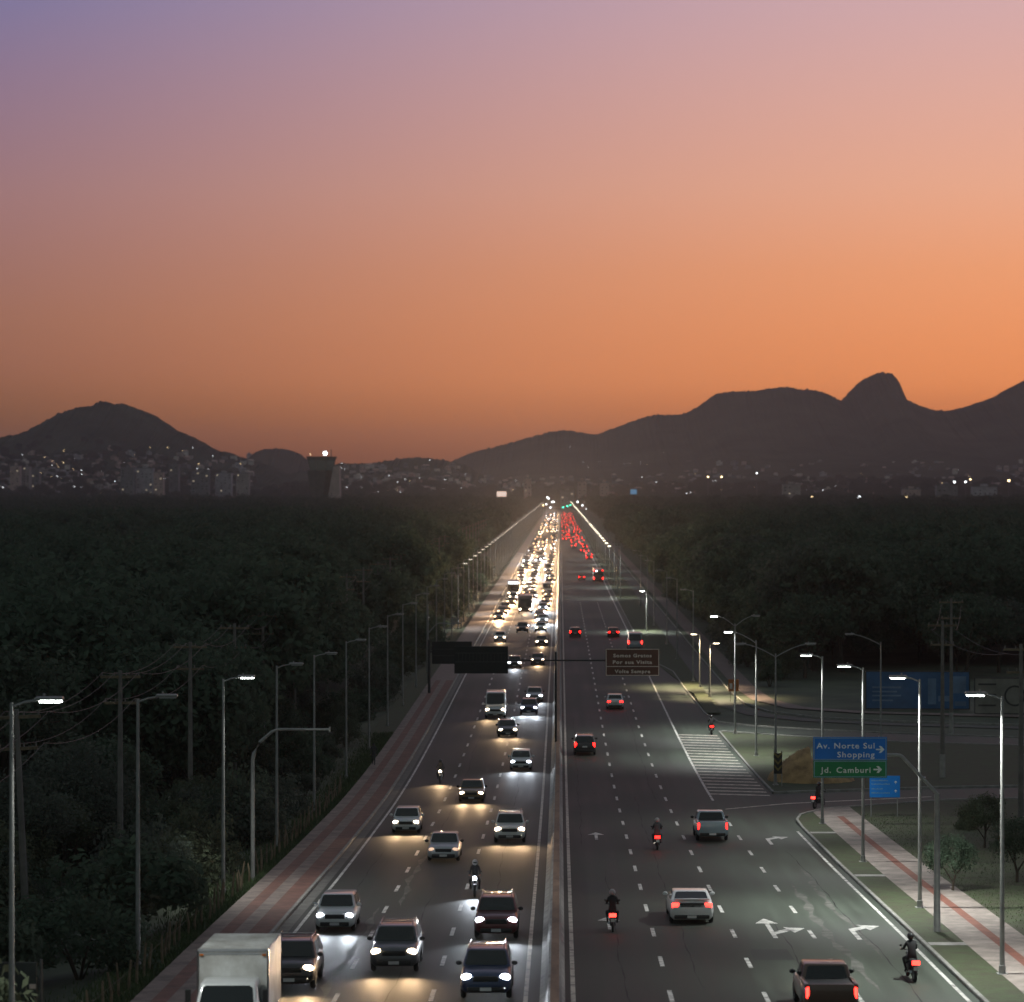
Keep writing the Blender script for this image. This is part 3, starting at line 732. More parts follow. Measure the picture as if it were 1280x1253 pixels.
def chevron():
    Y = 193.0; x = px(972.5, Y); b = zr(Y)+.1
    s = thing('chevron_marker', 'black and yellow chevron board on two posts beside the dirt mound', 'road sign', (x, Y, b))
    for dx in (-.28, .28): MB().tube([(dx, .04, 0), (dx, .04, 2.6)], .03, 8).build('post', MATS['steel'], s)
    p = MB().rbox(-.3, .3, -.02, .01, .9, 2.4, .01).build('board', MATS['trim'], s)
    for k in range(3):
        z = 1.1+k*.46
        MB().add([(-.27, -.03, z+.3), (0, -.03, z), (.27, -.03, z+.3), (.27, -.03, z+.48), (0, -.03, z+.18), (-.27, -.03, z+.48)], [(0, 1, 4, 5), (1, 2, 3, 4)]).build('chevron_stripe', MATS['sign_yellow'], p)
chevron()
def orange_sign():
    Y = ground_y(878); x = px(917, Y); s = thing('roadwork_sign', 'small orange roadwork board on legs beside the far service road', 'road sign', (x, Y, .05))
    k = Y/F
    MB().rbox(-6.5*k, 6.5*k, -.03, .03, 13*k, 28*k, .02).build('board', MATS['sign_orange'], s)
    MB().box(-5*k, -1.5*k, -.036, -.031, 16*k, 23*k).build('pale_panel', MATS['sign_cream'], s)
    for dx in (-4*k, 4*k): MB().tube([(dx, .05, 0), (dx, .05, 20*k)], .03, 6).build('leg', MATS['steel_dark'], s)
orange_sign()
def roadside_panel():
    Y = 84.0; s = thing('roadside_sign', 'dark roadside sign on posts at the bottom left corner', 'sign', (px(22, Y), Y, ground_z(px(22, Y), Y)))
    b = s.location.z; z = lambda v: pz(v, Y)-b; X = lambda u: px(u, Y)-px(22, Y)
    MB().rbox(X(-30), X(46), -.03, .03, z(1252), z(1203), .015).build('panel', MATS['dark_panel'], s)
    for u in (-20, 51): MB().tube([(X(u), .06, 0), (X(u), .06, z(1200))], .05, 8).build('post', MATS['steel_dark'], s)
    MB().box(X(37), X(45), -.04, -.032, z(1236), z(1230)).build('sticker', MATS['pave_pale'], s)
roadside_panel()

# billboards by the far lawn
def billboard(u0, u1, v0, v1, Y, mats, label, dy=0.0):
    x0, x1 = px(u0, Y), px(u1, Y); b = zr(Y)
    t = thing('billboard', label, 'billboard', ((x0+x1)/2, Y, b)); w = (x1-x0)/2; z0, z1 = pz(v1, Y)-b, pz(v0, Y)-b
    t.rotation_euler = (0, 0, -dy)
    MB().rbox(-w, w, 0, .14, z0, z1, .02).build('panel', MATS[mats[0]], t)
    frame_bars(MB(), -w-.08, w+.08, z0-.08, z1+.08, .1, -.03, .12).build('frame', MATS['steel_dark'], t)
    for k in range(4): MB().tube([(-w+w*2*(k+.5)/4, .22, -.1), (-w+w*2*(k+.5)/4, .22, z1)], .1, 8).build('post', MATS['wood'], t)
    return t, w, z0, z1
t, w, z0, z1 = billboard(1083, 1211, 840, 886, 268, ('board_blue',), 'long dim blue billboard behind the lit lamps at right', .06)
for x0, x1, za, zb in ((.93, 1.4, .5, .8), (.55, .9, .1, .85), (.55, .9, .9, 1.0)):
    pass
for fx0, fx1, fz0, fz1 in ((.60, .68, .12, .82), (.83, .97, .42, .88), (.70, .81, .2, .35), (.06, .34, .55, .6), (.06, .3, .44, .48), (.06, .34, .33, .37), (.06, .26, .2, .24), (.86, .97, .08, .2)):
    MB().box(-w+2*w*fx0, -w+2*w*fx1, -.012, -.004, z0+(z1-z0)*fz0, z0+(z1-z0)*fz1).build('printed_panel', MATS['board_pale'], t)
t, w, z0, z1 = billboard(1219, 1300, 848, 892, 262, ('board_cream',), 'pale billboard with a ring design at the right edge', .06)
mb = MB(); mb.torus_x((0, 0, 0), .95, .09, 28, 6)
o = mb.build('ring_print', MATS['board_dark'], t); o.rotation_euler = (0, 0, PI/2); o.location = (w*.22, -.02, (z0+z1)/2); o.scale = (.1, 1, 1)
for fz in (.2, .5, .8): MB().box(-w*.9, -w*.35, -.012, -.004, z0+(z1-z0)*fz, z0+(z1-z0)*(fz+.05)).build('printed_panel', MATS['board_dark'], t)

# ------------------------------------------------------------------ utility poles and wires
def utility_pole(x, y, label, h=12.0, lean=0.0, group=None, white_base=False, arms=((.35, 1.1), (1.8, .9))):
    t = thing('utility_pole', label, 'utility pole', (x, y, ground_z(x, y)), 0, group)
    H = h-t.location.z+.0
    MB().tube([(0, 0, 0), (0, 0, H)], [.19, .11], 8).build('pole', MATS['pole_concrete'], t, True)
    for dz, w in arms:
        a = MB().box(-w, w, -.06, .06, H-dz-.07, H-dz+.07).build('crossarm', MATS['wood'], t)
        mb = MB()
        for k in (-.92, -.3, .3, .92): mb.tube([(k*w, 0, H-dz+.07), (k*w, 0, H-dz+.26)], [.05, .03], 6)
        mb.build('insulators', MATS['pole_concrete'], a)
    if white_base: MB().tube([(0, 0, .05), (0, 0, 2.0)], [.215, .2], 8).build('painted_base', MATS['concrete'], t, True)
    t.rotation_euler = (0, lean, 0); return t
UY = [98, 122, 148, 176, 200, 219, 245, 279]
for i, y in enumerate(UY):
    if i == 0: continue
    utility_pole(-24.5, y, 'concrete utility pole with crossarms above the left trees, %s from the left edge' % ORD[i-1], lean=-.045 if i == 1 else 0, group='utility poles over the left trees')
y = 305
while y < 900:
    utility_pole(-24.5, y, 'distant utility pole in the row over the left trees', group='distant utility poles over the left trees', h=12.4); y += 26
def sag(a, b, d, n=10): return [Vector(a).lerp(Vector(b), k/n)-Vector((0, 0, 4*d*(k/n)*(1-k/n))) for k in range(n+1)]
for dx, dz in ((-1.0, .1), (-.3, .1), (1.0, .1), (-.8, 1.55), (.8, 1.55)):
    pts = []
    ys = UY+[305, 331, 357, 383]
    for a, b in zip(ys[:-1], ys[1:]): pts += sag((-24.5+dx, a, 12-dz), (-24.5+dx, b, 12-dz), .75)[:-1]
    tag(MB().tube(pts, .014, 4, cap=False).build('power_line', MATS['wire']), 'thin sagging wire strung between the left utility poles', 'power line', 'wires between the left utility poles')
for i, (x, y, wb) in enumerate(((29.5, 170, False), (28.8, 200, True), (35.5, 241, True))):
    utility_pole(x, y, ('dark utility pole at the right edge of the picture', 'utility pole with white painted base in front of the billboard', 'utility pole with white painted base close to the billboard gap')[i], white_base=wb, h=12.2)
pts = sag((29.5, 170, 11.6), (28.8, 200, 11.6), .7)[:-1]+sag((28.8, 200, 11.6), (35.5, 241, 11.6), .8)
for dx in (-.9, .9): tag(MB().tube([p+Vector((dx, 0, 0)) for p in pts], .014, 4, cap=False).build('power_line', MATS['wire']), 'thin sagging wire strung between the right utility poles', 'power line', 'wires between the right utility poles')

# ------------------------------------------------------------------ stake fence, mound
fence = thing('stake_fence', 'rough fence of thin wooden stakes along the left pavement', 'fence', (-15.5, 78, 0))
rr = random.Random(21)
stk = [MB().tube([(0, 0, -.2), (rr.gauss(0, .03), rr.gauss(0, .03), .6), (rr.gauss(0, .06), rr.gauss(0, .06), rr.uniform(1.0, 1.5))], [.06, .055, .035], 6).mesh('stake') for _ in range(6)]
for i in range(66):
    y = 76+i*1.75+rr.gauss(0, .2); o = new_obj('stake', rr.choice(stk), MATS['wood'], fence, (rr.gauss(0, .08), y-78, zr(y)-.05)); o.rotation_euler = (rr.gauss(0, .05), rr.gauss(0, .06), rr.uniform(0, 6))
for h in (.8,):
    MB().tube([(0, y-78, zr(y)+h+.03*math.sin(y*3)) for y in range(76, 192, 3)], .006, 4, cap=False).build('fence_wire', MATS['wire'], fence)
def mound():
    cx, cy = 18.7, 198.0; n = 46; m = 26; vs_ = []; rr = random.Random(6)
    for j in range(m+1):
        for i in range(n+1):
            a = (i/n*2-1); c = (j/m*2-1); x = a*3.3; y = c*3.2
            r = math.sqrt(a*a+c*c); h = max(0, 1-r)
            z = 2.6*h**.75*(1-.25*noise2(x*.8, y*.9))*(1.1 if a < 0 else .75)+rr.gauss(0, .05)*(h > 0)
            vs_.append((x, y, z if h > 0 else -.25))
    fs = [(j*(n+1)+i, j*(n+1)+i+1, (j+1)*(n+1)+i+1, (j+1)*(n+1)+i) for j in range(m) for i in range(n)]
    o = MB().add(vs_, fs).build('dirt_mound', MATS['dirt'], None, True, (cx, cy, zr(cy)+.05)); tag(o, 'heap of tan earth on the grass beside the chevron marker', 'dirt mound')
mound()
# ------------------------------------------------------------------ vehicles (front faces -Y)
KINDS = {  # length, width, height, bonnet height, belt height, bonnet length, boot length, boot height, windscreen rake, rear rake, clearance
    'hatch': dict(L=3.95, W=1.70, H=1.50, hh=.92, hb=.98, lh=1.0, lt=.12, hd=.98, wr=.62, rr=.35, gc=.2),
    'sedan': dict(L=4.40, W=1.74, H=1.46, hh=.88, hb=.96, lh=1.15, lt=.75, hd=1.0, wr=.7, rr=.6, gc=.19),
    'suv': dict(L=4.35, W=1.82, H=1.66, hh=1.04, hb=1.1, lh=1.1, lt=.12, hd=1.1, wr=.6, rr=.3, gc=.26),
    'coupe': dict(L=4.75, W=1.92, H=1.38, hh=.9, hb=.97, lh=1.55, lt=.55, hd=1.06, wr=.8, rr=.95, gc=.17),
    'pickup': dict(L=4.95, W=1.86, H=1.68, hh=1.06, hb=1.1, lh=1.15, lt=1.75, hd=1.12, wr=.6, rr=.22, gc=.3),
    'van': dict(L=5.4, W=2.0, H=2.5, hh=1.1, hb=1.3, lh=.75, lt=.05, hd=1.3, wr=.85, rr=.1, gc=.26)}
def loft_body(k):
    L, hw = k['L'], k['W']/2; f, r = -L/2, L/2; gc = k['gc']; hh, hb, hd = k['hh'], k['hb'], k['hd']
    yw = f+k['lh']; yt = r-k['lt']-k['rr']
    st = [(f, .66, gc+.16, gc+.36), (f+.05, .84, gc+.06, hh-.24), (f+.16, .94, gc+.01, hh-.13), (f+.38, .99, gc, hh-.05), (f+.75, 1.0, gc, hh), (yw+.02, 1.0, gc, hb-.02), (0, 1.0, gc, hb), (yt, 1.0, gc, hb),
          (min(yt+k['rr'], r-.3), 1.0, gc, hd), (r-.22, .99, gc+.01, hd-.01), (r-.08, .95, gc+.05, hd-.07), (r, .86, gc+.16, hd-.22)]
    sec = [(0, 0), (.82, 0), (.97, .16), (1.0, .45), (.985, .68), (.93, .88), (.8, .975), (.45, 1.0), (0, 1.015)]
    full = [(-a, b) for a, b in sec[:0:-1]]+[(a, b) for a, b in sec[:-1]]
    full = [(a, b) for a, b in sec]+[(-a, b) for a, b in sec[-2:0:-1]]
    vs_ = []; n = len(full)
    for y, w, z0, z1 in st: vs_ += [(a*w*hw, y, z0+b*(z1-z0)) for a, b in full]
    fs = [(i*n+q, (i+1)*n+q, (i+1)*n+(q+1) % n, i*n+(q+1) % n) for i in range(len(st)-1) for q in range(n)]
    fs += [tuple(range(n)), tuple((len(st)-1)*n+q for q in range(n))[::-1]]
    return MB().add(vs_, fs), yw, yt
def cabin(k, yw, yt, hw):
    hb, H = k['hb']-.04, k['H']; y0, y1 = yw, yt+k['rr']; a0, a1 = y0+k['wr'], y1-k['rr']*.9
    if 'bed' in k: pass
    wb, wt = hw*.95, hw*(.78 if H < 2 else .9)
    lo = [(-wb, y0, hb), (wb, y0, hb), (wb, y1, hb), (-wb, y1, hb)]; hi = [(-wt, a0, H-.05), (wt, a0, H-.05), (wt, a1, H-.06), (-wt, a1, H-.06)]
    bm = bmesh.new(); V = [bm.verts.new(p) for p in lo+hi]
    for q in ((0, 1, 5, 4), (1, 2, 6, 5), (2, 3, 7, 6), (3, 0, 4, 7), (4, 5, 6, 7), (3, 2, 1, 0)): bm.faces.new([V[i] for i in q])
    bmesh.ops.bevel(bm, geom=[e for e in bm.edges if max(v.co.z for v in e.verts) > hb+.1], offset=.07, segments=3, affect='EDGES', profile=.5)
    cx = [v for v in bm.verts if v.co.z > H-.075]
    return MB().bm(bm), lo, hi
def pane(a, b, c, d, u0, u1, v0, v1, off=.014):
    a, b, c, d = map(Vector, (a, b, c, d)); nn = (b-a).cross(d-a).normalized()
    P = lambda u, v: a.lerp(b, u).lerp(d.lerp(c, u), v)+nn*off
    r = .05; pts = []
    for (u, v, su, sv) in ((u0, v0, 1, 1), (u1, v0, -1, 1), (u1, v1, -1, -1), (u0, v1, 1, -1)):
        p1, p2 = (u+su*r, v), (u, v+sv*r*1.4)
        pts += [p2, p1] if (su, sv) in ((1, 1), (-1, -1)) else [p1, p2]
    return [P(*q) for q in pts]
def wheel_meshes(R, w):
    def mk():
        ty = MB().torus_x((0, 0, 0), R-.075, .085, 22, 10, w/.17)
        ri = MB(); n = 16
        ri.tube([(-w*.42, 0, 0), (w*.42, 0, 0)], R-.11, n)
        for s in (-1, 1):
            for q in range(5):
                a = 2*PI*q/5; ri.add([(s*w*.45, math.cos(a-.2)*.05, math.sin(a-.2)*.05), (s*w*.45, math.cos(a+.2)*.05, math.sin(a+.2)*.05), (s*w*.45, math.cos(a+.16)*(R-.12), math.sin(a+.16)*(R-.12)), (s*w*.45, math.cos(a-.16)*(R-.12), math.sin(a-.16)*(R-.12))], [(0, 1, 2, 3) if s > 0 else (3, 2, 1, 0)])
        return ty.mesh('tyre', True), ri.mesh('rim')
    return cached(('wheel', R, w), mk)
def car_parts(kind):
    def mk():
        k = KINDS[kind]; L, hw = k['L'], k['W']/2; f, r = -L/2, L/2; gc = k['gc']
        body, yw, yt = loft_body(k); P = []      # (name, mesh builder, slot, parent, smooth)
        kk = dict(k)
        if kind == 'pickup': yt2 = yw+2.0; body2 = None
        else: yt2 = yt
        cab, lo, hi = cabin(kk, yw, yt2 if kind != 'pickup' else yw+1.75, hw)
        P.append(('body', body, 'paint', None, True)); P.append(('cabin', cab, 'paint', None, True))
        q = MB(); q.add(pane(lo[0], lo[1], hi[1], hi[0], .05, .95, .08, .92), [tuple(range(8))]); P.append(('windscreen', q, 'glass', None, False))
        q = MB(); q.add(pane(lo[2], lo[3], hi[3], hi[2], .08, .92, .1, .88), [tuple(range(8))]); P.append(('rear_window', q, 'glass', None, False))
        for s in (0, 1):
            A = (lo[1], lo[2], hi[2], hi[1]) if s == 0 else (lo[3], lo[0], hi[0], hi[3])
            spans = ((.1, .48), (.52, .9)) if kind != 'van' else ((.12, .34),)
            if s: spans = tuple((1-b, 1-a) for a, b in spans)
            for a, b in spans: q = MB(); q.add(pane(*A, a, b, .12, .86), [tuple(range(8))]); P.append(('side_window', q, 'glass', None, False))
        R = .33 if kind in ('suv', 'pickup', 'van') else .3
        for s in (-1, 1):
            for y in (f+.82, r-.82 if kind not in ('pickup',) else r-1.15):
                P.append(('wheel', (R, (s*(hw-.1), y, R)), 'wheel', None, True))
                q = MB(); n = 14
                pts = [(s*(hw+.004), y+math.cos(PI*j/n)*(R+.07), R+math.sin(PI*j/n)*(R+.07)) for j in range(n+1)]
                q.add(pts, [tuple(range(n+1)) if s < 0 else tuple(range(n+1))[::-1]]); P.append(('wheel_arch', q, 'trim', None, False))
        hh = k['hh']; zl = hh-.2; big = 1.15 if kind in ('suv', 'pickup', 'van') else 1.0
        for s in (-1, 1):
            P.append(('headlight', MB().ball((s*(hw-.24), f+.16, zl-.02), (.17*big, .13, .105*big), 12, 8), 'head', None, True))
            P.append(('tail_light', MB().rbox(s*(hw-.25)-.16, s*(hw-.25)+.16, r-.12, r+.0, k['hd']-.34, k['hd']-.14, .035) if kind in ('sedan', 'coupe') else
                      (MB().rbox(s*(hw-.16)-.09, s*(hw-.16)+.09, r-.12, r-.01, k['hd']-.4, k['hd']-.02, .035) if kind != 'van' else MB().rbox(s*(hw-.1)-.07, s*(hw-.1)+.07, r-.06, r+.01, .95, 1.4, .03)), 'tail', None, True))
            P.append(('mirror', MB().ball((s*(hw+.09), yw+.28, k['hb']+.06), (.11, .07, .085), 8, 6), 'mirror', None, True))
            P.append(('fog_light', MB().ball((s*(hw-.3), f+.06, gc+.2), (.085, .05, .07), 8, 6), 'fog', None, True))
        P.append(('grille', MB().rbox(-hw*.5, hw*.5, f+.0, f+.09, zl-.17, zl+.03, .03), 'trim', None, True))
        P.append(('bumper', MB().rbox(-hw*.72, hw*.72, f-.03, f+.2, gc+.06, gc+.24, .04), 'trim', None, True))
        P.append(('bumper', MB().rbox(-hw*.8, hw*.8, r-.2, r+.03, gc+.07, gc+.24, .04), 'trim', None, True))
        P.append(('licence_plate', MB().box(-.2, .2, f-.045, f-.031, gc+.1, gc+.22), 'plate', None, False))
        P.append(('licence_plate', MB().box(-.2, .2, r+.005, r+.016, k['hd']-.42, k['hd']-.29) if kind not in ('coupe', 'pickup') else MB().box(-.2, .2, r+.031, r+.045, gc+.1, gc+.22), 'plate', None, False))
        if kind in ('suv',):
            for s in (-1, 1): P.append(('roof_rail', MB().tube([(s*hw*.68, hi[0][1]+.1, k['H']-.03), (s*hw*.68, hi[0][1]+.2, k['H']+.04), (s*hw*.68, hi[2][1]-.2, k['H']+.04), (s*hw*.68, hi[2][1]-.1, k['H']-.03)], .022, 6), 'chrome', None, True))
            n = 5
            for j in range(2): yy = hi[0][1]+.45+j*.9; P.append(('roof_bar', MB().tube([(-hw*.68, yy, k['H']+.05), (hw*.68, yy, k['H']+.05)], .02, 6), 'chrome', None, True))
        if kind == 'pickup':      # load bed: dark floor behind the cab, rails and tailgate
            P.append(('load_bed', MB().box(-hw*.8, hw*.8, yw+1.95, r-.14, k['hd']+.0, k['hd']+.025), 'trim', None, False))
            for s in (-1, 1): P.append(('bed_rail', MB().rbox(s*hw*.9-.06, s*hw*.9+.06, yw+1.9, r-.05, k['hd']-.05, k['hd']+.09, .02), 'paint', None, True))
            P.append(('tailgate', MB().rbox(-hw*.82, hw*.82, r-.12, r+.012, .62, k['hd']+.09, .03), 'paint', None, True))
        if kind == 'coupe':
            P.append(('spoiler', MB().rbox(-hw*.8, hw*.8, r-.2, r-.04, k['hd']-.02, k['hd']+.045, .02), 'paint', None, True))
            P.append(('rear_panel', MB().rbox(-hw*.55, hw*.55, r-.1, r+.0, k['hd']-.34, k['hd']-.13, .02), 'trim', None, True))
        out = []
        for nme, mb, slot, par, sm in P:
            out.append((nme, mb if slot == 'wheel' else mb.mesh(nme, sm), slot, mb if slot != 'wheel' else None))
        return out
    return cached(('car', kind), mk)
E_HEAD = 720.0
TONES = {'white': ('headlamp_white', (.82, .9, 1.0)), 'warm': ('headlamp_warm', (1.0, .66, .36)), 'amber': ('headlamp_amber', (1.0, .6, .32)), 'dim': ('headlamp_dim', (1.0, .7, .5))}
def car(kind, paint, x, y, label, away=False, tone='warm', fog=False, beams=2, tail='tail_red', rz=0.0, name=None, group=None, energy=1.0, cat=None):
    k = KINDS[kind]; L = k['L']
    yc = y+L/2 if not away else y+L/2
    t = thing(name or {'suv': 'car', 'hatch': 'car', 'sedan': 'car', 'coupe': 'car', 'pickup': 'pickup_truck', 'van': 'van'}[kind], label, cat or {'pickup': 'pickup truck', 'van': 'van'}.get(kind, 'car'),
              (x, yc, zr(yc)+.006), (PI if away else 0)+rz, group)
    slope = math.atan((zr(yc+1.5)-zr(yc-1.5))/3.0); t.rotation_euler = (slope if not away else -slope, 0, (PI if away else 0)+rz)
    sl = {'paint': 'paint_'+paint, 'glass': 'car_glass', 'trim': 'trim', 'chrome': 'chrome', 'plate': 'plate', 'mirror': 'trim' if paint != 'white' else 'paint_'+paint,
          'head': 'lamp_housing' if away else TONES[tone][0], 'tail': tail if away else 'tail_off', 'fog': (TONES[tone][0] if fog and not away else 'lamp_housing')}
    for nme, me, slot, _ in car_parts(kind):
        if slot == 'wheel':
            ty, ri = wheel_meshes(me[0], .2); w = bpy.data.objects.new('wheel', None); COL.objects.link(w); w.parent = t; w.location = me[1]; w.empty_display_size = .1
            new_obj('tyre', ty, MATS['rubber'], w); new_obj('rim', ri, MATS['rim'], w)
        else: new_obj(nme, me, MATS[sl[slot]], t)
    if not away and tone != 'dim' and beams:
        xs = (-(k['W']/2-.25), k['W']/2-.25) if beams == 2 else (0,)
        for dx in xs: spot(t, (dx, -L/2-.12, k['hh']-.2), E_HEAD*energy/len(xs), TONES[tone][1], 96, 1.0, (rad(87), 0, PI), .1)
    if away and beams: spot(t, (0, -L/2-.12, k['hh']-.2), E_HEAD*.55, (1.0, .85, .62), 80, 1.0, (rad(87), 0, PI), .1)
    return t

# far cars: one mesh each, the parts too small to tell apart
def far_mesh(kind, away):
    def mk():
        slots = ['paint', 'glass', 'trim', 'head', 'tail', 'rubber']; mb = MB()
        for nme, me, slot, src in car_parts(kind):
            if slot == 'wheel':
                R, c = me; mb.tube([(c[0]-.1, c[1], c[2]), (c[0]+.1, c[1], c[2])], R, 10, 5)
            elif nme in ('licence_plate', 'roof_bar', 'fog_light', 'roof_rail', 'wheel_arch'): continue
            else:
                mi = {'paint': 0, 'glass': 1, 'trim': 2, 'mirror': 2, 'chrome': 2, 'plate': 2, 'fog': 2, 'head': 3, 'tail': 4}[slot]
                mb.add(src.v, src.f, mi)
        return mb.mesh('far_car', True, [MATS['paint_white'], MATS['car_glass'], MATS['trim'], MATS['lamp_housing'], MATS['tail_off'], MATS['rubber']])
    return cached(('far', kind, away), mk)
def far_car(kind, paint, x, y, away, tone, label, group, beam=True, tail='tail_red'):
    o = bpy.data.objects.new('car' if kind != 'van' else 'van', far_mesh(kind, away)); COL.objects.link(o); o.location = (x, y, zr(y)+.006); o.rotation_euler = (0, 0, PI if away else 0)
    for i, m in ((0, 'paint_'+paint), (3, 'lamp_housing' if away else TONES[tone][0]), (4, tail if away else 'tail_off')):
        o.material_slots[i].link = 'OBJECT'; o.material_slots[i].material = MATS[m]
    tag(o, label, 'car' if kind != 'van' else 'van', group)
    if beam and not away: spot(o, (0, -KINDS[kind]['L']/2-.12, .75), E_HEAD*17.0, TONES[tone][1], 100, 1.0, (rad(84), 0, PI), .12)
    return o

# ------------------------------------------------------------------ buses and the box truck
def bus(x, y, away, label, L=11.0, W=2.5, H=3.2, paint='paleblue', sign=True):
    t = thing('bus', label, 'bus', (x, y+L/2, zr(y)+.006), PI if away else 0); f, r = -L/2, L/2
    MB().rbox(-W/2, W/2, f, r, .35, H, .14, seg=3).build('body', MATS['paint_'+paint], t, True)
    MB().box(-W/2+.12, W/2-.12, f-.012, f-.002, 1.15, 2.55).build('windscreen', MATS['car_glass'], t)
    MB().box(-W/2+.25, W/2-.25, r+.002, r+.012, 1.7, 2.5).build('rear_window', MATS['car_glass'], t)
    for s in (-1, 1):
        for j in range(6):
            y0 = f+.8+j*1.65; xx = s*(W/2+.006); MB().add([(xx, y0, 1.5), (xx, y0+1.45, 1.5), (xx, y0+1.45, 2.5), (xx, y0, 2.5)], [(0, 1, 2, 3)]).build('side_window', MATS['car_glass'], t)
        for yy in (f+2.3, r-2.6):
            w = bpy.data.objects.new('wheel', None); COL.objects.link(w); w.parent = t; w.location = (s*(W/2-.16), yy, .48)
            ty, ri = wheel_meshes(.48, .28); new_obj('tyre', ty, MATS['rubber'], w); new_obj('rim', ri, MATS['rim'], w)
        MB().ball((s*(W/2-.32), f-.0, .75), (.18, .06, .12), 10, 6).build('headlight', MATS['lamp_housing' if away else 'headlamp_warm'], t, True)
        MB().rbox(s*(W/2-.2)-.1, s*(W/2-.2)+.1, r-.03, r+.03, .7, 1.15, .02).build('tail_light', MATS['tail_hot' if away else 'tail_off'], t)
        MB().rbox(s*(W/2-.25)-.12, s*(W/2-.25)+.12, r-.03, r+.03, H-.38, H-.24, .02).build('marker_light', MATS['tail_red' if away else 'tail_off'], t)
        MB().ball((s*(W/2+.2), f+.05, 2.2), (.1, .07, .2), 8, 6).build('mirror', MATS['trim'], t)
    if sign and not away: MB().rbox(-W/2+.25, W/2-.25, f-.03, f-.0, 2.68, 2.98, .01).build('destination_display', MATS['city_white'], t)
    if away: MB().rbox(.3, .62, r-.0, r+.03, 2.55, 2.78, .01).build('rear_display', MATS['city_white'], t)
    MB().rbox(-W/2+.06, W/2-.06, f-.08, f+.1, .35, .62, .04).build('bumper', MATS['trim'], t)
    if not away: spot(t, (0, f-.2, .8), E_HEAD*1.2, TONES['warm'][1], 80, .9, (rad(82), 0, PI), .12)
    return t
def box_truck():
    yf = 82.2; t = thing('box_truck', 'white box truck with ribbed roof cut off by the bottom edge', 'truck', (-10.35, yf+3.3, zr(yf+3.3)+.006)); f = -3.3; W = 2.22; hw = W/2
    slope = math.atan((zr(87)-zr(83))/4); t.rotation_euler = (slope, 0, 0)
    b = MB().rbox(-hw, hw, f+1.75, f+5.7, .95, 3.07, .04).build('cargo_box', MATS['truck_white'], t)
    for i in range(12): MB().rbox(-hw+.04, hw-.04, f+1.86+i*.31, f+1.92+i*.31, 3.07, 3.105, .012, seg=1).build('roof_rib', MATS['truck_white'], b)
    for s in (-1, 1):
        MB().box(s*hw-.03, s*hw+.03, f+1.72, f+1.79, .95, 3.07).build('corner_post', MATS['chrome'], b)
    MB().box(-hw-.01, hw+.01, f+1.72, f+1.78, 3.0, 3.08).build('header_rail', MATS['paint_silver'], b)
    for xx in (-hw+.12, hw-.12): MB().rbox(xx-.06, xx+.06, f+1.69, f+1.73, 2.86, 2.93, .01).build('marker_lamp', MATS['sign_orange'], b)
    for zz in (1.05, 2.9): MB().box(-hw+.06, hw-.06, f+1.735, f+1.748, zz, zz+.05).build('front_rail', MATS['paint_silver'], b)
    MB().box(-hw+.1, hw-.1, f+1.6, f+5.6, .6, .94).build('chassis', MATS['trim'], t)
    bm = bmesh.new(); V = [bm.verts.new(p) for p in [(-.98, f, .5), (.98, f, .5), (.98, f+1.6, .5), (-.98, f+1.6, .5), (-1.0, f, 1.3), (1.0, f, 1.3), (.86, f+.5, 2.2), (-.86, f+.5, 2.2), (.88, f+1.6, 2.24), (-.88, f+1.6, 2.24), (1.0, f+1.6, 1.3), (-1.0, f+1.6, 1.3)]]
    for q in ((0, 1, 5, 4), (4, 5, 6, 7), (7, 6, 8, 9), (1, 2, 10, 5), (5, 10, 8, 6), (3, 0, 4, 11), (11, 4, 7, 9), (2, 3, 11, 10), (10, 11, 9, 8), (3, 2, 1, 0)): bm.faces.new([V[i] for i in q])
    bmesh.ops.bevel(bm, geom=list(bm.edges), offset=.09, segments=3, affect='EDGES', profile=.5)
    MB().bm(bm).build('cab', MATS['paint_white'], t, True)
    MB().add(pane((-1.0, f, 1.3), (1.0, f, 1.3), (.86, f+.5, 2.2), (-.86, f+.5, 2.2), .06, .94, .1, .9, .02), [tuple(range(8))]).build('windscreen', MATS['car_glass'], t)
    for s in (-1, 1):
        A = ((1.0, f, 1.3), (1.0, f+1.6, 1.3), (.88, f+1.6, 2.22), (.86, f+.5, 2.2)) if s > 0 else ((-1.0, f+1.6, 1.3), (-1.0, f, 1.3), (-.86, f+.5, 2.2), (-.88, f+1.6, 2.22))
        MB().add(pane(*A, .3, .85, .08, .85, .02) if s > 0 else pane(*A, .15, .7, .08, .85, .02), [tuple(range(8))]).build('side_window', MATS['car_glass'], t)
        MB().rbox(s*1.2-.09, s*1.2+.09, f+.15, f+.22, 1.5, 2.05, .03).build('mirror', MATS['trim'], t)
        MB().ball((s*.72, f-.01, .85), (.15, .05, .12), 10, 6).build('headlight', MATS['headlamp_warm'], t, True)
        for yy in (f+.75, 1.7):
            w = bpy.data.objects.new('wheel', None); COL.objects.link(w); w.parent = t; w.location = (s*(hw-.25), yy, .42)
            ty, ri = wheel_meshes(.42, .26); new_obj('tyre', ty, MATS['rubber'], w); new_obj('rim', ri, MATS['rim'], w)
    MB().rbox(-.95, .95, f-.08, f+.1, .42, .68, .04).build('bumper', MATS['trim'], t)
    spot(t, (0, f-.2, .85), E_HEAD, TONES['warm'][1], 76, .9, (rad(82), 0, PI), .1)
box_truck()

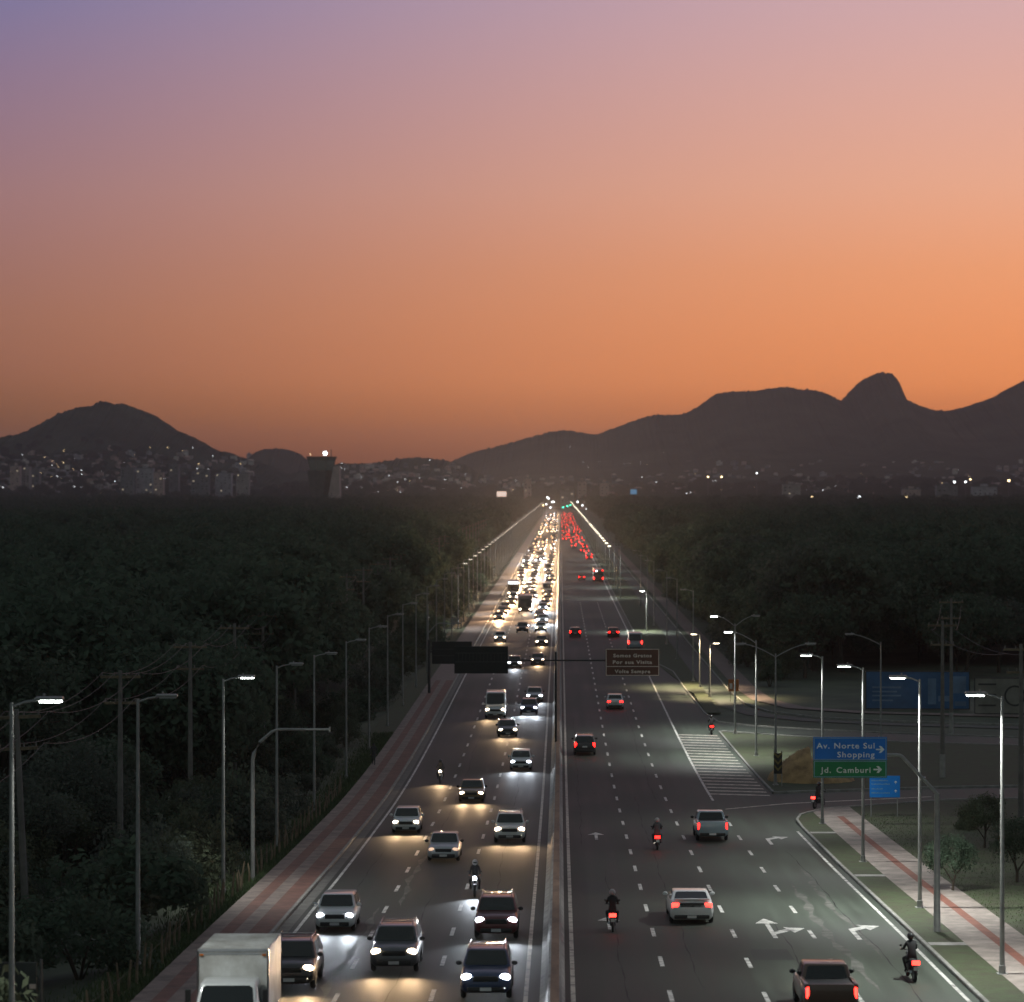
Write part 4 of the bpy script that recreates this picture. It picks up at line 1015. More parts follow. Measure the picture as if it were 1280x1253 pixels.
# ------------------------------------------------------------------ people
def skin_person(pose):
    J = {}
    if pose == 'ride':   # seated on a motorcycle, facing -Y, origin on the ground under the seat
        J = dict(pel=(0, .18, .84), sp=(0, .1, 1.06), ch=(0, 0, 1.3), nk=(0, -.06, 1.45), hd=(0, -.1, 1.56), tp=(0, -.1, 1.68))
        for s, q in ((-1, 'l'), (1, 'r')):
            J.update({'sh'+q: (s*.165, -.01, 1.38), 'el'+q: (s*.235, -.2, 1.13), 'wr'+q: (s*.235, -.43, 1.06), 'ha'+q: (s*.25, -.5, 1.05),
                      'hp'+q: (s*.11, .14, .82), 'kn'+q: (s*.24, -.28, .76), 'an'+q: (s*.2, .04, .36), 'to'+q: (s*.21, -.15, .31)})
    else:                # walking
        J = dict(pel=(0, 0, .93), sp=(0, 0, 1.1), ch=(0, -.02, 1.3), nk=(0, -.02, 1.47), hd=(0, -.04, 1.57), tp=(0, -.03, 1.7))
        for s, q in ((-1, 'l'), (1, 'r')):
            J.update({'sh'+q: (s*.18, -.01, 1.41), 'el'+q: (s*.25, s*.08+.03, 1.14), 'wr'+q: (s*.24, s*.1-.1, .9), 'ha'+q: (s*.23, s*.1-.14, .82),
                      'hp'+q: (s*.09, 0, .9), 'kn'+q: (s*.1, -s*.14-.04, .5), 'an'+q: (s*.1, -s*.28+.06*(s < 0), .08 + .04*(s < 0)), 'to'+q: (s*.11, -s*.28-.16, .04)})
    E = [('pel', 'sp'), ('sp', 'ch'), ('ch', 'nk'), ('nk', 'hd'), ('hd', 'tp')]
    for q in 'lr': E += [('ch', 'sh'+q), ('sh'+q, 'el'+q), ('el'+q, 'wr'+q), ('wr'+q, 'ha'+q), ('pel', 'hp'+q), ('hp'+q, 'kn'+q), ('kn'+q, 'an'+q), ('an'+q, 'to'+q)]
    rd = dict(pel=.15, sp=.14, ch=.165, nk=.06, hd=.095, tp=.07, sh=.068, el=.048, wr=.036, ha=.045, hp=.095, kn=.062, an=.045, to=.04)
    names = list(J); me = bpy.data.meshes.new('skel'); me.from_pydata([J[k] for k in names], [(names.index(a), names.index(b)) for a, b in E], [])
    ob = bpy.data.objects.new('skel', me); COL.objects.link(ob); ob.modifiers.new('s', 'SKIN'); sd = ob.modifiers.new('u', 'SUBSURF'); sd.levels = 1; sd.render_levels = 1
    sv = me.skin_vertices[0].data
    for i, k in enumerate(names):
        r = rd.get(k, rd.get(k[:2], .05)); sv[i].radius = (r, r*(.75 if k in ('ch', 'sp', 'pel') else 1)); sv[i].use_root = (k == 'pel')
    dg = bpy.context.evaluated_depsgraph_get(); m = bpy.data.meshes.new_from_object(ob.evaluated_get(dg)); bpy.data.objects.remove(ob)
    m.polygons.foreach_set('use_smooth', [True]*len(m.polygons)); m.materials.clear(); return m, J
BODY = {p: skin_person(p) for p in ('ride', 'walk')}
def fingers(s, J):      # five short fingers closed round the grip
    h = Vector(J['ha'+('r' if s > 0 else 'l')]); mb = MB()
    for k in range(4):
        o = h+Vector((s*(-.03+.022*k), -.035, .012)); L = (.055, .06, .056, .045)[k]
        mb.tube([o, o+Vector((0, -L*.6, .004)), o+Vector((0, -L*.75, -.03)), o+Vector((0, -L*.3, -.05))], [.0105, .01, .009, .008], 5)
    o = h+Vector((-s*.045, -.005, -.005)); mb.tube([o, o+Vector((-s*.01, -.04, -.015)), o+Vector((0, -.06, -.035))], [.012, .011, .009], 5)
    return mb.mesh('fingers', True)
FING = {p: (fingers(-1, BODY[p][1]), fingers(1, BODY[p][1])) for p in BODY}
def face_mesh(J):
    h = Vector(J['hd']); mb = MB()
    mb.ball(h+Vector((0, -.1, -.005)), (.014, .02, .02), 6, 5)
    for s in (-1, 1): mb.ball(h+Vector((s*.032, -.085, .025)), (.012, .012, .008), 6, 5); mb.ball(h+Vector((s*.095, 0, 0)), (.012, .025, .03), 6, 5)
    mb.ball(h+Vector((0, -.088, -.045)), (.025, .01, .007), 6, 5); return mb.mesh('face', True)
FACE = {p: face_mesh(BODY[p][1]) for p in BODY}
def person(pose, loc, rz, cloth, label, helmet=None, legs='cloth_denim', group=None, tilt=0.0):
    m, J = BODY[pose]; o = new_obj('person', m, MATS[cloth], None, loc); o.rotation_euler = (tilt, 0, rz)
    tag(o, label, 'person', group)
    for f in FING[pose]: new_obj('fingers', f, MATS['skin'], o)
    new_obj('face', FACE[pose], MATS['skin'], o)
    h = J['hd']
    if helmet:
        def mk():
            a = MB().ball((h[0], h[1], h[2]+.03), (.135, .155, .145), 14, 10).mesh('helmet', True)
            b = MB().ball((h[0], h[1]-.075, h[2]+.03), (.105, .09, .055), 12, 8).mesh('visor', True); return a, b
        a, b = cached(('helmet', pose), mk); hm = new_obj('helmet', a, MATS[helmet], o); new_obj('visor', b, MATS['car_glass'], hm)
    else:
        new_obj('hair', cached(('hair', pose), lambda: MB().ball((h[0], h[1]+.025, h[2]+.05), (.1, .1, .09), 10, 8).mesh('hair', True)), MATS['cloth_black'], o)
    return o

# ------------------------------------------------------------------ motorcycles
def moto_meshes():
    def mk():
        P = []
        for y in (-.66, .62): P.append(('wheel', ('w', (0, y, .3)), 'w'))
        fr = MB().tube([(0, -.42, .95), (0, -.3, .6), (0, -.05, .42), (0, .3, .42), (0, .55, .72)], .045, 8); fr.rbox(-.13, .13, -.2, .2, .3, .6, .05)
        P.append(('frame', fr, 'trim'))
        P.append(('fuel_tank', MB().ball((0, -.16, .84), (.15, .28, .13), 12, 8), 'paint'))
        P.append(('seat', MB().rbox(-.13, .13, .02, .66, .72, .81, .04), 'trim'))
        P.append(('tail_fairing', MB().rbox(-.1, .1, .5, .86, .66, .8, .04), 'paint'))
        P.append(('front_fork', MB().tube([(-.09, -.4, .98), (-.09, -.66, .3)], .028, 6).tube([(.09, -.4, .98), (.09, -.66, .3)], .028, 6), 'chrome'))
        P.append(('handlebar', MB().tube([(-.31, -.5, 1.04), (-.18, -.47, 1.05), (0, -.43, 1.0), (.18, -.47, 1.05), (.31, -.5, 1.04)], .018, 6), 'trim'))
        P.append(('mudguard', MB().rbox(-.07, .07, -.86, -.48, .58, .64, .02), 'paint'))
        P.append(('swing_arm', MB().tube([(-.1, .2, .4), (-.1, .62, .3)], .03, 6).tube([(.1, .2, .4), (.1, .62, .3)], .03, 6), 'trim'))
        P.append(('exhaust', MB().tube([(.15, .1, .34), (.17, .75, .42)], [.04, .055], 8), 'chrome'))
        P.append(('headlight', MB().ball((0, -.6, .9), (.1, .08, .09), 10, 8), 'head'))
        P.append(('tail_light', MB().rbox(-.15, .15, .84, .9, .68, .84, .03), 'tail'))
        P.append(('licence_plate', MB().box(-.09, .09, .9, .91, .48, .62), 'plate'))
        for s in (-1, 1): P.append(('mirror', MB().ball((s*.3, -.46, 1.2), (.05, .02, .035), 8, 6).tube([(s*.24, -.48, 1.05), (s*.3, -.46, 1.18)], .01, 5), 'trim'))
        return [(a, b if c == 'w' else b.mesh(a, True), c) for a, b, c in P]
    return cached('moto', mk)
def motorcycle(x, y, away, label, rider, paint='black', tone='white', tail='tail_red', cloth='cloth_black', helmet='helmet_black', rz=0.0, second=None, beam=True):
    r = (PI if away else 0)+rz
    t = thing('motorcycle', label, 'motorcycle', (x, y+.9, zr(y+.9)+.006), r)
    sl = {'paint': 'paint_'+paint, 'trim': 'trim', 'chrome': 'chrome', 'plate': 'plate', 'head': 'lamp_housing' if away else TONES[tone][0], 'tail': tail if away else 'tail_off'}
    for nme, me, slot in moto_meshes():
        if slot == 'w':
            w = bpy.data.objects.new('wheel', None); COL.objects.link(w); w.parent = t; w.location = me[1]
            ty, ri = wheel_meshes(.3, .11); new_obj('tyre', ty, MATS['rubber'], w); new_obj('rim', ri, MATS['rim'], w)
        else: new_obj(nme, me, MATS[sl[slot]], t)
    person('ride', t.location+Vector((0, 0, 0)), r, cloth, rider, helmet)
    if second:
        d = Vector((0, .34, .05)); d.rotate(Matrix.Rotation(r, 3, 'Z')); person('ride', t.location+d, r, 'cloth_grey', second, 'helmet_white')
    if not away and beam: spot(t, (0, -.75, .9), E_HEAD*.7, TONES[tone][1], 70, .9, (rad(80), 0, PI), .06)
    return t

# ------------------------------------------------------------------ inbound traffic
def at(u, v): return gp(u, v)
def lane_car(kind, paint, u, v, label, **kw):
    x, y = at(u, v); return car(kind, paint, x, y, label, **kw)
lane_car('suv', 'black', 361, 1240, 'dark car right behind the white box truck', tone='warm', fog=True)
lane_car('hatch', 'white', 418, 1166, 'white hatchback with white headlights beside the left edge line', tone='white')
lane_car('suv', 'grey', 492, 1218, 'dark grey SUV with warm headlights in the middle inbound lane, nearest there', tone='warm')
lane_car('suv', 'blue', 607, 1252, 'dark blue SUV with four bright white front lamps, nearest the barrier', tone='white', fog=True, energy=1.5)
lane_car('suv', 'maroon', 620, 1176, 'maroon SUV with wide bright headlights close behind the dark blue SUV', tone='white')
lane_car('sedan', 'silver', 554, 1078, 'silver sedan with dim amber lamps in the middle inbound lane', tone='dim')
lane_car('hatch', 'white', 507, 1043, 'white car with warm headlights in the left inbound lane, beside the silver sedan', tone='warm')
lane_car('suv', 'white', 637, 1055, 'white SUV with warm headlights and fog lamps near the barrier', tone='warm', fog=True)
lane_car('sedan', 'gold', 589, 1004, 'gold sedan with warm headlights in the middle inbound lane', tone='warm')
lane_car('hatch', 'white', 651, 964, 'pale car with white headlights beside the barrier, ahead of the overhead signs', tone='white')
lane_car('sedan', 'grey', 633, 922, 'grey car straddling the lane line just in front of the tall white van', tone='warm', rz=.06)
lane_car('van', 'white', 619, 899, 'tall white van with warm headlights under the overhead sign', tone='warm')
lane_car('hatch', 'blue', 661, 894, 'dark blue hatchback with white headlights lighting the barrier', tone='white', energy=1.4)
lane_car('sedan', 'silver', 668, 878, 'silver car right behind the dark blue hatchback near the barrier', tone='white')
lane_car('hatch', 'black', 643, 836, 'black car half hidden by the right overhead sign', tone='white', beams=1)
lane_car('sedan', 'brown', 672, 832, 'brown car with warm headlights beside the right overhead sign', tone='warm', beams=1)
lane_car('sedan', 'gold', 677, 808, 'gold car with amber headlights next to the barrier beyond the gantry', tone='warm', beams=1)
lane_car('hatch', 'white', 625, 803, 'white car in the left lane just above the overhead signs', tone='warm', beams=1)
lane_car('pickup', 'black', 653, 792, 'black pickup truck in the middle lane beyond the gantry', tone='dim', beams=0)
lane_car('sedan', 'white', 676, 790, 'white car beside the black pickup near the barrier', tone='warm', beams=1)
motorcycle(*at(593, 1122), False, 'motorcycle with bright white headlamp on the inbound lane line', 'rider in dark clothes and white helmet on the oncoming motorcycle with white lamp', tone='white', cloth='cloth_black', helmet='helmet_white')
motorcycle(*at(550, 980), False, 'motorcycle with one amber headlamp in the left inbound lane', 'rider in grey on the oncoming motorcycle with an amber lamp', tone='warm', cloth='cloth_grey')
x, y = at(640, 746); bus(-9.6, y, False, 'inbound city bus with lit destination display in the left lane', paint='silver')
x, y = at(657, 767); bus(-6.2, y, False, 'dark bus in the middle lane of the inbound jam', paint='black', sign=False, L=9)

# inbound jam: packed lanes, lit lamps
rr = random.Random(5)
LANES_L = (-2.85, -6.25, -9.6)
pal = ['white', 'silver', 'black', 'grey', 'white', 'silver', 'gold', 'maroon', 'blue']
for li, lx in enumerate(LANES_L):
    y = (440, 470, 450)[li]
    while y < 2400:
        skip = (li == 2 and 540 < y < 590) or (li == 1 and 460 < y < 500)
        dens = 21 if y < 900 else (28 if y < 1300 else 34)
        if not skip and not (1180 < y < 1330 and rr.random() < .55):
            far_car(rr.choice(('hatch', 'sedan', 'suv', 'hatch', 'sedan', 'suv', 'van')), rr.choice(pal), lx+rr.gauss(0, .38), y, False, rr.choice(('amber', 'amber', 'amber', 'warm', 'white')),
                    'car with headlights on in the distant inbound jam', 'cars in the inbound jam', beam=(y < 900 or rr.random() < .5))
        y += dens*rr.uniform(.65, 1.5)

# ------------------------------------------------------------------ outbound traffic
lane_car('coupe', 'white', 865, 1156, 'white sports coupe with bright red tail lamps in the middle outbound lane', away=True, tail='tail_hot')
lane_car('pickup', 'paleblue', 891, 1053, 'pale silver pickup truck beside the striped gore', away=True)
x, y = at(1040, 1276); car('pickup', 'brown', x, y, 'brown pickup truck cut off by the bottom edge on the right', away=True, tail='tail_hot')
lane_car('suv', 'black', 731, 945, 'black SUV with red tail lamps beside the barrier', away=True)
lane_car('sedan', 'white', 769, 887, 'white sedan with red tail lamps just before the brown sign', away=True)
lane_car('hatch', 'black', 719, 797, 'black hatchback near the barrier beyond the brown sign', away=True)
lane_car('sedan', 'maroon', 767, 797, 'dark red sedan beyond the brown sign in the right lane', away=True)
lane_car('van', 'paleblue', 794, 814, 'pale blue van just above the right end of the brown sign', away=True, tail='tail_hot')
x, y = at(748, 728); bus(x, y, True, 'outbound bus with red corner lamps in the right lane', paint='grey', H=3.1)
x, y = at(727, 725); far_car('sedan', 'black', x, y, True, 'warm', 'dark car just left of the outbound bus', None)
motorcycle(17.3, 176.8, True, 'motorcycle with glowing tail lamp turning into the side street', 'rider in black on the motorcycle turning into the side street', tail='tail_hot', rz=rad(-30))
motorcycle(*at(766, 1166), True, 'motorcycle with red tail lamp in the lane beside the barrier', 'rider in black on the motorcycle nearest the barrier', helmet='helmet_white', tail='tail_hot')
motorcycle(*at(822, 1063), True, 'motorcycle carrying two riders in the middle outbound lane', 'front rider of the two on the outbound motorcycle', helmet='helmet_black', second='passenger in grey behind the front rider on the outbound motorcycle')
motorcycle(*at(1143, 1229), True, 'motorcycle with red lamp riding beside the right kerb', 'rider in black on the motorcycle by the right kerb', tail='tail_hot', rz=rad(4))
motorcycle(*at(890, 919), True, 'motorcycle stopped at the end of the striped gore', 'rider in black on the motorcycle at the striped gore')
LANES_R = (2.2, 5.6, 9.0)
for li, lx in enumerate(LANES_R):
    y = (1150, 1010, 830)[li]
    while y < 2450:
        far_car(rr.choice(('hatch', 'sedan', 'suv')), rr.choice(pal), lx+rr.gauss(0, .5), y, True, 'warm', 'car with red brake lamps in the distant outbound queue', 'cars in the outbound queue', tail='tail_hot' if rr.random() < .4 else 'tail_red')
        y += (24 if y < 1500 else 34)*rr.uniform(.6, 1.4)
x, y = at(480, 958); person('walk', (-14.75, y, zr(y)+.12), 0, 'cloth_grey', 'person in dark trousers walking along the left pavement', None)
# ------------------------------------------------------------------ vegetation
def crown_mesh(seed, rx, rz, zc, clumps, per, leaf, lumpy=.75):
    r = random.Random(seed); vs_ = []; fs = []
    for c in range(clumps):
        th = r.uniform(0, 2*PI); ph = math.acos(r.uniform(-.55, 1)); q = r.uniform(.35, 1.0)**.6
        cx, cy, cz = rx*q*math.sin(ph)*math.cos(th), rx*q*math.sin(ph)*math.sin(th), zc+rz*q*math.cos(ph)
        cr = rx*r.uniform(.2, .36)
        for k in range(per):
            d = Vector((r.gauss(0, 1), r.gauss(0, 1), r.gauss(0, .8))).normalized(); p = Vector((cx, cy, cz))+d*cr*(r.random()**.4)*Vector((1, 1, lumpy)).length/1.4
            nn = (d+Vector((r.gauss(0, .6), r.gauss(0, .6), r.gauss(.4, .6)))).normalized()
            u = nn.orthogonal().normalized(); u.rotate(Matrix.Rotation(r.uniform(0, 6.3), 3, nn)); w = nn.cross(u)
            a, b = leaf*r.uniform(.6, 1.3), leaf*r.uniform(.35, .7); n0 = len(vs_)
            vs_ += [p-u*a, p+w*b, p+u*a, p-w*b]; fs.append((n0, n0+1, n0+2, n0+3))
    return MB().add(vs_, fs).mesh('crown')
def trunk_mesh(seed, h, r0, spread):
    r = random.Random(seed); mb = MB(); p = Vector((0, 0, -.3)); pts = [p]; n = 5
    for i in range(n): p = p+Vector((r.gauss(0, .14), r.gauss(0, .14), (h*.62+.3)/n)); pts.append(p)
    mb.tube(pts, [r0*(1-.11*i) for i in range(n+1)], 8)
    for i in range(6):
        b = pts[2+i % 3+(1 if i > 2 else 0)]; a = i*1.05+r.uniform(-.3, .3); L = spread*r.uniform(.5, .85)
        e = b+Vector((math.cos(a)*L, math.sin(a)*L, h*r.uniform(.15, .32))); m = b.lerp(e, .5)+Vector((0, 0, h*.06)); mb.tube([b, m, e], [r0*.5, r0*.32, r0*.12], 6)
    return mb.mesh('trunk', True)
CROWN_HI = [crown_mesh(30+i, 3.2+.4*i, 2.7+.3*(i % 2), 5.6, 60, 90, .17) for i in range(3)]
CROWN_LO = [crown_mesh(40+i, 4.0+.4*i, 3.1, 6.0, 60, 60, .27) for i in range(3)]
TRUNKS = [trunk_mesh(50+i, 8.5, .22, 3.6) for i in range(3)]
BUSH = [crown_mesh(60+i, 1.3+.2*i, 1.0+.25*i, 1.0, 30, 80, .11) for i in range(3)]
BSTEM = MB()
for i in range(5): BSTEM.tube([(0, 0, -.2), (math.cos(i*1.3)*.3, math.sin(i*1.3)*.3, .6), (math.cos(i*1.3)*.7, math.sin(i*1.3)*.7, 1.2)], [.05, .035, .015], 5)
BSTEM = BSTEM.mesh('stems')
rr = random.Random(77)
def tree(x, y, hi, label, group, s=None, name='tree'):
    t = thing(name, label, 'tree', (x, y, ground_z(x, y)), rr.uniform(0, 6.28), group); s = s or rr.uniform(.8, 1.25); t.scale = (s*rr.uniform(.9, 1.15), s*rr.uniform(.9, 1.15), s)
    new_obj('trunk', rr.choice(TRUNKS), MATS['bark'], t); return t, new_obj('crown', rr.choice(CROWN_HI if hi else CROWN_LO), MATS['leaf%d' % rr.randrange(4)], t)
def shrub(x, y, label, group=None, s=None):
    t = thing('shrub', label, 'shrub', (x, y, ground_z(x, y)), rr.uniform(0, 6.28), group); s = s or rr.uniform(.8, 1.6); t.scale = (s, s, s*rr.uniform(.8, 1.3))
    new_obj('stems', BSTEM, MATS['bark'], t); new_obj('foliage', rr.choice(BUSH), MATS['leaf%d' % rr.randrange(4)], t)
LAST = None
def in_clearing(x, y): return -132 < x*706/max(y, 1) < -95 and 540 < y < 745
# left: shrubs behind the fence, then trees
for i in range(90):
    y = 78+rr.random()**1.3*190; x = -18.2-rr.random()**1.4*14
    shrub(x, y, 'dark leafy shrub behind the left stake fence', 'shrubs behind the left fence')
shrub(px(138, 112), 112, 'tallest bushy shrub rising behind the stake fence at lower left', None, 2.3)
cnt = 0
while cnt < 130:
    y = 95+rr.random()**1.2*420; lim = min(-24, px(-60, y)); x = -26.5-rr.random()*max(6, (-lim-26+8))
    if in_clearing(x, y): continue
    tree(x, y, y < 230, 'dark tree in the wood left of the avenue', 'trees in the left wood', (rr.uniform(.55, 1.2) if rr.random() < .85 else rr.uniform(1.3, 1.7))*(1 if y > 150 else .6)); cnt += 1
for i in range(46):
    y = 260+i*9+rr.uniform(-3, 3); shrub(-18.5-rr.random()*3.5, y, 'shrub along the far left verge', 'shrubs along the far left verge', rr.uniform(1, 2))
# right: behind the billboards and along the far footpath
cnt = 0
while cnt < 120:
    y = 262+rr.random()**1.1*330; x = 25.5+rr.random()*max(8, px(1340, y)-24)
    if y < 292 and x < 75: continue
    tree(x, y, y < 230, 'dark tree in the wood right of the avenue', 'trees in the right wood', rr.uniform(.6, 1.1) if rr.random() < .82 else rr.uniform(1.3, 1.75)); cnt += 1
for (u, y, s) in ((1190, 128, .34), (1230, 150, .38), (1272, 132, .4)): tree(px(u, y), y, True, {1190: 'small young tree on the lawn behind the thick sign post', 1230: 'small tree on the dark lawn near the right edge', 1272: 'small tree on the lawn right of the last lamp'}[u], None, s)
for i in range(26): shrub(24+rr.random()*22, 100+rr.random()*75, 'low dark shrub on the right lawn', 'shrubs on the right lawn', rr.uniform(.5, 1.0))
for i in range(30):
    y = 300+i*11; shrub(23.5+rr.random()*3, y, 'shrub along the far right footpath', 'shrubs along the far right footpath', rr.uniform(1, 1.8))

def grass(name, label, spots, n, hgt, seed):
    r = random.Random(seed); vs_ = []; fs = []
    for i in range(n):
        x, y = spots(r); a = r.uniform(0, PI); h = hgt*r.uniform(.5, 1.4); w = .03; z = zr(y)+.02
        dx, dy = math.cos(a)*w, math.sin(a)*w; lx, ly = r.gauss(0, .3)*h, r.gauss(0, .3)*h; b = len(vs_)
        vs_ += [(x-dx, y-dy, z), (x+dx, y+dy, z), (x+lx, y+ly, z+h)]; fs.append((b, b+1, b+2))
    o = MB().add(vs_, fs).build(name, MATS['grass']); o['kind'] = 'stuff'; tag(o, label, 'grass')
grass('grass', 'ragged grass along the left stake fence', lambda r: (-15.05-abs(r.gauss(0, 1.0)), 70+r.random()**1.4*170), 26000, .24, 1)
grass('grass', 'short grass on the strip beside the right kerb', lambda r: (r.uniform(15.02, 16.45), r.uniform(78, 166)), 14000, .09, 2)
grass('grass', 'uneven grass on the lawn right of the footpath', lambda r: (19.35+abs(r.gauss(0, 4)), r.uniform(85, 172)), 16000, .14, 3)
rg = random.Random(8)

# the rest of the wood, far off: reads as one mass
def forest(name, label, area, n, seed, crown_obj, mat):
    r = random.Random(seed); pts = []; sc = []
    while len(pts) < n:
        x, y = area(r)
        if in_clearing(x, y): continue
        pts.append((x, y, terrain(x, y)-.4)); sc.append((r.uniform(.6, 1.3) if r.random() < .85 else r.uniform(1.3, 1.75))*(1.0 if y < 1600 else 1.1))
    me = bpy.data.meshes.new(name); me.from_pydata(pts, [], [])
    at_ = me.attributes.new('scl', 'FLOAT', 'POINT'); at_.data.foreach_set('value', sc)
    o = bpy.data.objects.new(name, me); COL.objects.link(o); o['kind'] = 'stuff'; tag(o, label, 'wood')
    g = bpy.data.node_groups.new('forest_'+str(seed), 'GeometryNodeTree'); g.interface.new_socket('Geometry', in_out='INPUT', socket_type='NodeSocketGeometry'); g.interface.new_socket('Geometry', in_out='OUTPUT', socket_type='NodeSocketGeometry')
    N = g.nodes; i_ = N.new('NodeGroupInput'); o_ = N.new('NodeGroupOutput'); ip = N.new('GeometryNodeInstanceOnPoints'); oi = N.new('GeometryNodeObjectInfo'); oi.inputs['Object'].default_value = crown_obj; oi.transform_space = 'ORIGINAL'
    na = N.new('GeometryNodeInputNamedAttribute'); na.data_type = 'FLOAT'; na.inputs['Name'].default_value = 'scl'
    rv = N.new('FunctionNodeRandomValue'); rv.data_type = 'FLOAT_VECTOR'; rv.inputs[0].default_value = (0, 0, 0); rv.inputs[1].default_value = (.15, .15, 6.28)
    sm = N.new('GeometryNodeSetMaterial'); sm.inputs['Material'].default_value = mat
    g.links.new(i_.outputs[0], ip.inputs['Points']); g.links.new(oi.outputs['Geometry'], sm.inputs[0]); g.links.new(sm.outputs[0], ip.inputs['Instance']); g.links.new(na.outputs[0], ip.inputs['Scale']); g.links.new(rv.outputs[0], ip.inputs['Rotation']); g.links.new(ip.outputs[0], o_.inputs[0])
    m = o.modifiers.new('forest', 'NODES'); m.node_group = g
    return o
seeds = []
for i in range(3):
    t = thing('tree', ('broad dark tree at the far edge of the left wood', 'rounded dark tree at the far edge of the right wood', 'dark tree in the middle of the far left wood')[i], 'tree', ((-70, 560, 0), (60, 640, 0), (-48, 600, 0))[i], 0)
    new_obj('trunk', TRUNKS[i], MATS['bark'], t); seeds.append(new_obj('crown', CROWN_LO[i], MATS['leaf%d' % i], t))
def left_area(y0, y1, inner=-25):
    def f(r):
        y = y0+(y1-y0)*r.random()**.9; return (inner-r.random()*(-px(-70, y)+inner+5 if -px(-70, y)+inner > 5 else 5), y)
    return f
def right_area(y0, y1, inner=25):
    def f(r):
        y = y0+(y1-y0)*r.random()**.9; return (inner+r.random()*max(5, px(1350, y)-inner), y)
    return f
forest('distant_wood', 'dark mass of trees left of the avenue', left_area(180, 1100), 2600, 101, seeds[0], MATS['leaf1'])
forest('distant_wood', 'dark mass of trees far left below the hill town', left_area(1000, 2500, -30), 4200, 102, seeds[2], MATS['leaf3'])
forest('distant_wood', 'dark mass of trees right of the avenue', right_area(330, 1200), 2400, 103, seeds[1], MATS['leaf1'])
forest('distant_wood', 'dark mass of trees far right below the mountain', right_area(1100, 2600, 30), 3800, 104, seeds[1], MATS['leaf3'])
forest('distant_wood', 'scattered trees between the houses of the far town', lambda r: ((lambda y: (px(r.uniform(-60, 1340), y), y))(r.uniform(2650, 4300))), 2200, 105, seeds[2], MATS['leaf3'])

# ------------------------------------------------------------------ far town
rr = random.Random(13)
def house_meshes():
    out = []
    for i in range(5):
        r = random.Random(200+i); w, d, h = r.uniform(3.5, 6.5), r.uniform(3.5, 6), r.uniform(3, 7); mb = MB()
        mb.box(-w, w, -d, d, -4, h, 0)
        if i % 2: mb.add([(-w-.3, -d-.3, h), (w+.3, -d-.3, h), (w+.3, d+.3, h), (-w-.3, d+.3, h), (0-w*.9, 0, h+1.8), (w*.9, 0, h+1.8)], [(0, 1, 5, 4), (2, 3, 4, 5), (1, 2, 5), (3, 0, 4)], 1)
        else: mb.box(-w*.5, w*.3, -d*.5, d*.5, h, h+2.2, 0)
        for k in range(3): x = -w*.6+k*w*.6; mb.box(x-.6, x+.6, -d-.05, -d+.1, h-2.2, h-.9, 2)
        out.append(mb.mesh('house', False, [MATS['render0'], MATS['render1'], MATS['car_glass']]))
    return out
HOUSES = house_meshes()
def far_house(x, y, lbl, grp):
    o = bpy.data.objects.new('house', rr.choice(HOUSES)); COL.objects.link(o); o.location = (x, y, terrain(x, y)); o.rotation_euler = (0, 0, rr.uniform(-.7, .7)); o.scale = [rr.uniform(.8, 1.3)]*3
    for i in (0,): o.material_slots[i].link = 'OBJECT'; o.material_slots[i].material = MATS['render%d' % rr.randrange(5)]
    tag(o, lbl, 'house', grp)
def find_y(u, v, a=2300, b=6000):            # where the sloping ground is seen at a photo point
    y = a
    while y < b:
        if V0+F*(HC-terrain(px(u, y), y))/y <= v: return y
        y += 15
    return b
def scatter(n, ur, vr, lbl, grp, fn=far_house):
    for i in range(n):
        u = rr.uniform(*ur); v = vr[0]+(vr[1]-vr[0])*rr.random()**.7
        y = find_y(u, v)
        if y >= 5990: continue
        fn(px(u, y), y, lbl, grp)
scatter(140, (-10, 318), (564, 622), 'small house on the slope of the left hill', 'houses on the left hill')
scatter(50, (425, 585), (582, 618), 'small house on the low ridge beside the control tower', 'houses on the low ridge')
scatter(65, (850, 1285), (575, 622), 'small house at the foot of the right mountain', 'houses below the right mountain')
scatter(40, (590, 860), (594, 622), 'small house in the town behind the avenue', 'houses behind the avenue')
def town(n, spots):                          # the remaining, smaller houses of the far town, one mass
    mb = MB()
    for i in range(n):
        ur, vr = rr.choice(spots); u = rr.uniform(*ur); v = vr[0]+(vr[1]-vr[0])*rr.random()**.7; y = find_y(u, v)
        if y >= 5990: continue
        x = px(u, y); z = terrain(x, y); w, d, h = rr.uniform(2.5, 5.5), rr.uniform(3, 5), rr.uniform(2.5, 6); m = rr.randrange(5)
        mb.box(x-w, x+w, y-d, y+d, z-3, z+h, m); mb.box(x-w-.3, x+w*.5, y-d-.3, y+d, z+h, z+h+.4, 2)
    o = new_obj('distant_town', mb.mesh('distant_town', False, [MATS['render%d' % q] for q in range(5)])); o['kind'] = 'stuff'; tag(o, 'crowd of tiny far houses along the foot of the hills', 'town')
town(420, (((-10, 318), (566, 622)), ((-10, 318), (566, 622)), ((425, 585), (582, 620)), ((590, 860), (594, 622)), ((850, 1285), (575, 622))))
def lamp_far(x, y, lbl, grp, tone=None, h=None, r=.34):
    t = 'city_white' if rr.random() < .6 else 'city_warm'; t = tone or t
    h = h or rr.uniform(6, 9)
    o = thing('street_lamp', lbl, 'street lamp', (x, y, terrain(x, y)), 0, grp)
    def mk(h_): return MB().tube([(0, 0, 0), (0, 0, h_)], .12, 5).mesh('mast')
    k = round(h); new_obj('mast', cached(('fmast', k), lambda: mk(k)), MATS['steel'], o)
    new_obj('lamp_head', cached(('fhead', r), lambda: MB().ball((0, 0, 0), (r, r, r*.8), 8, 6).mesh('lamp_head', True)), MATS[t], o, (0, -.2, k))
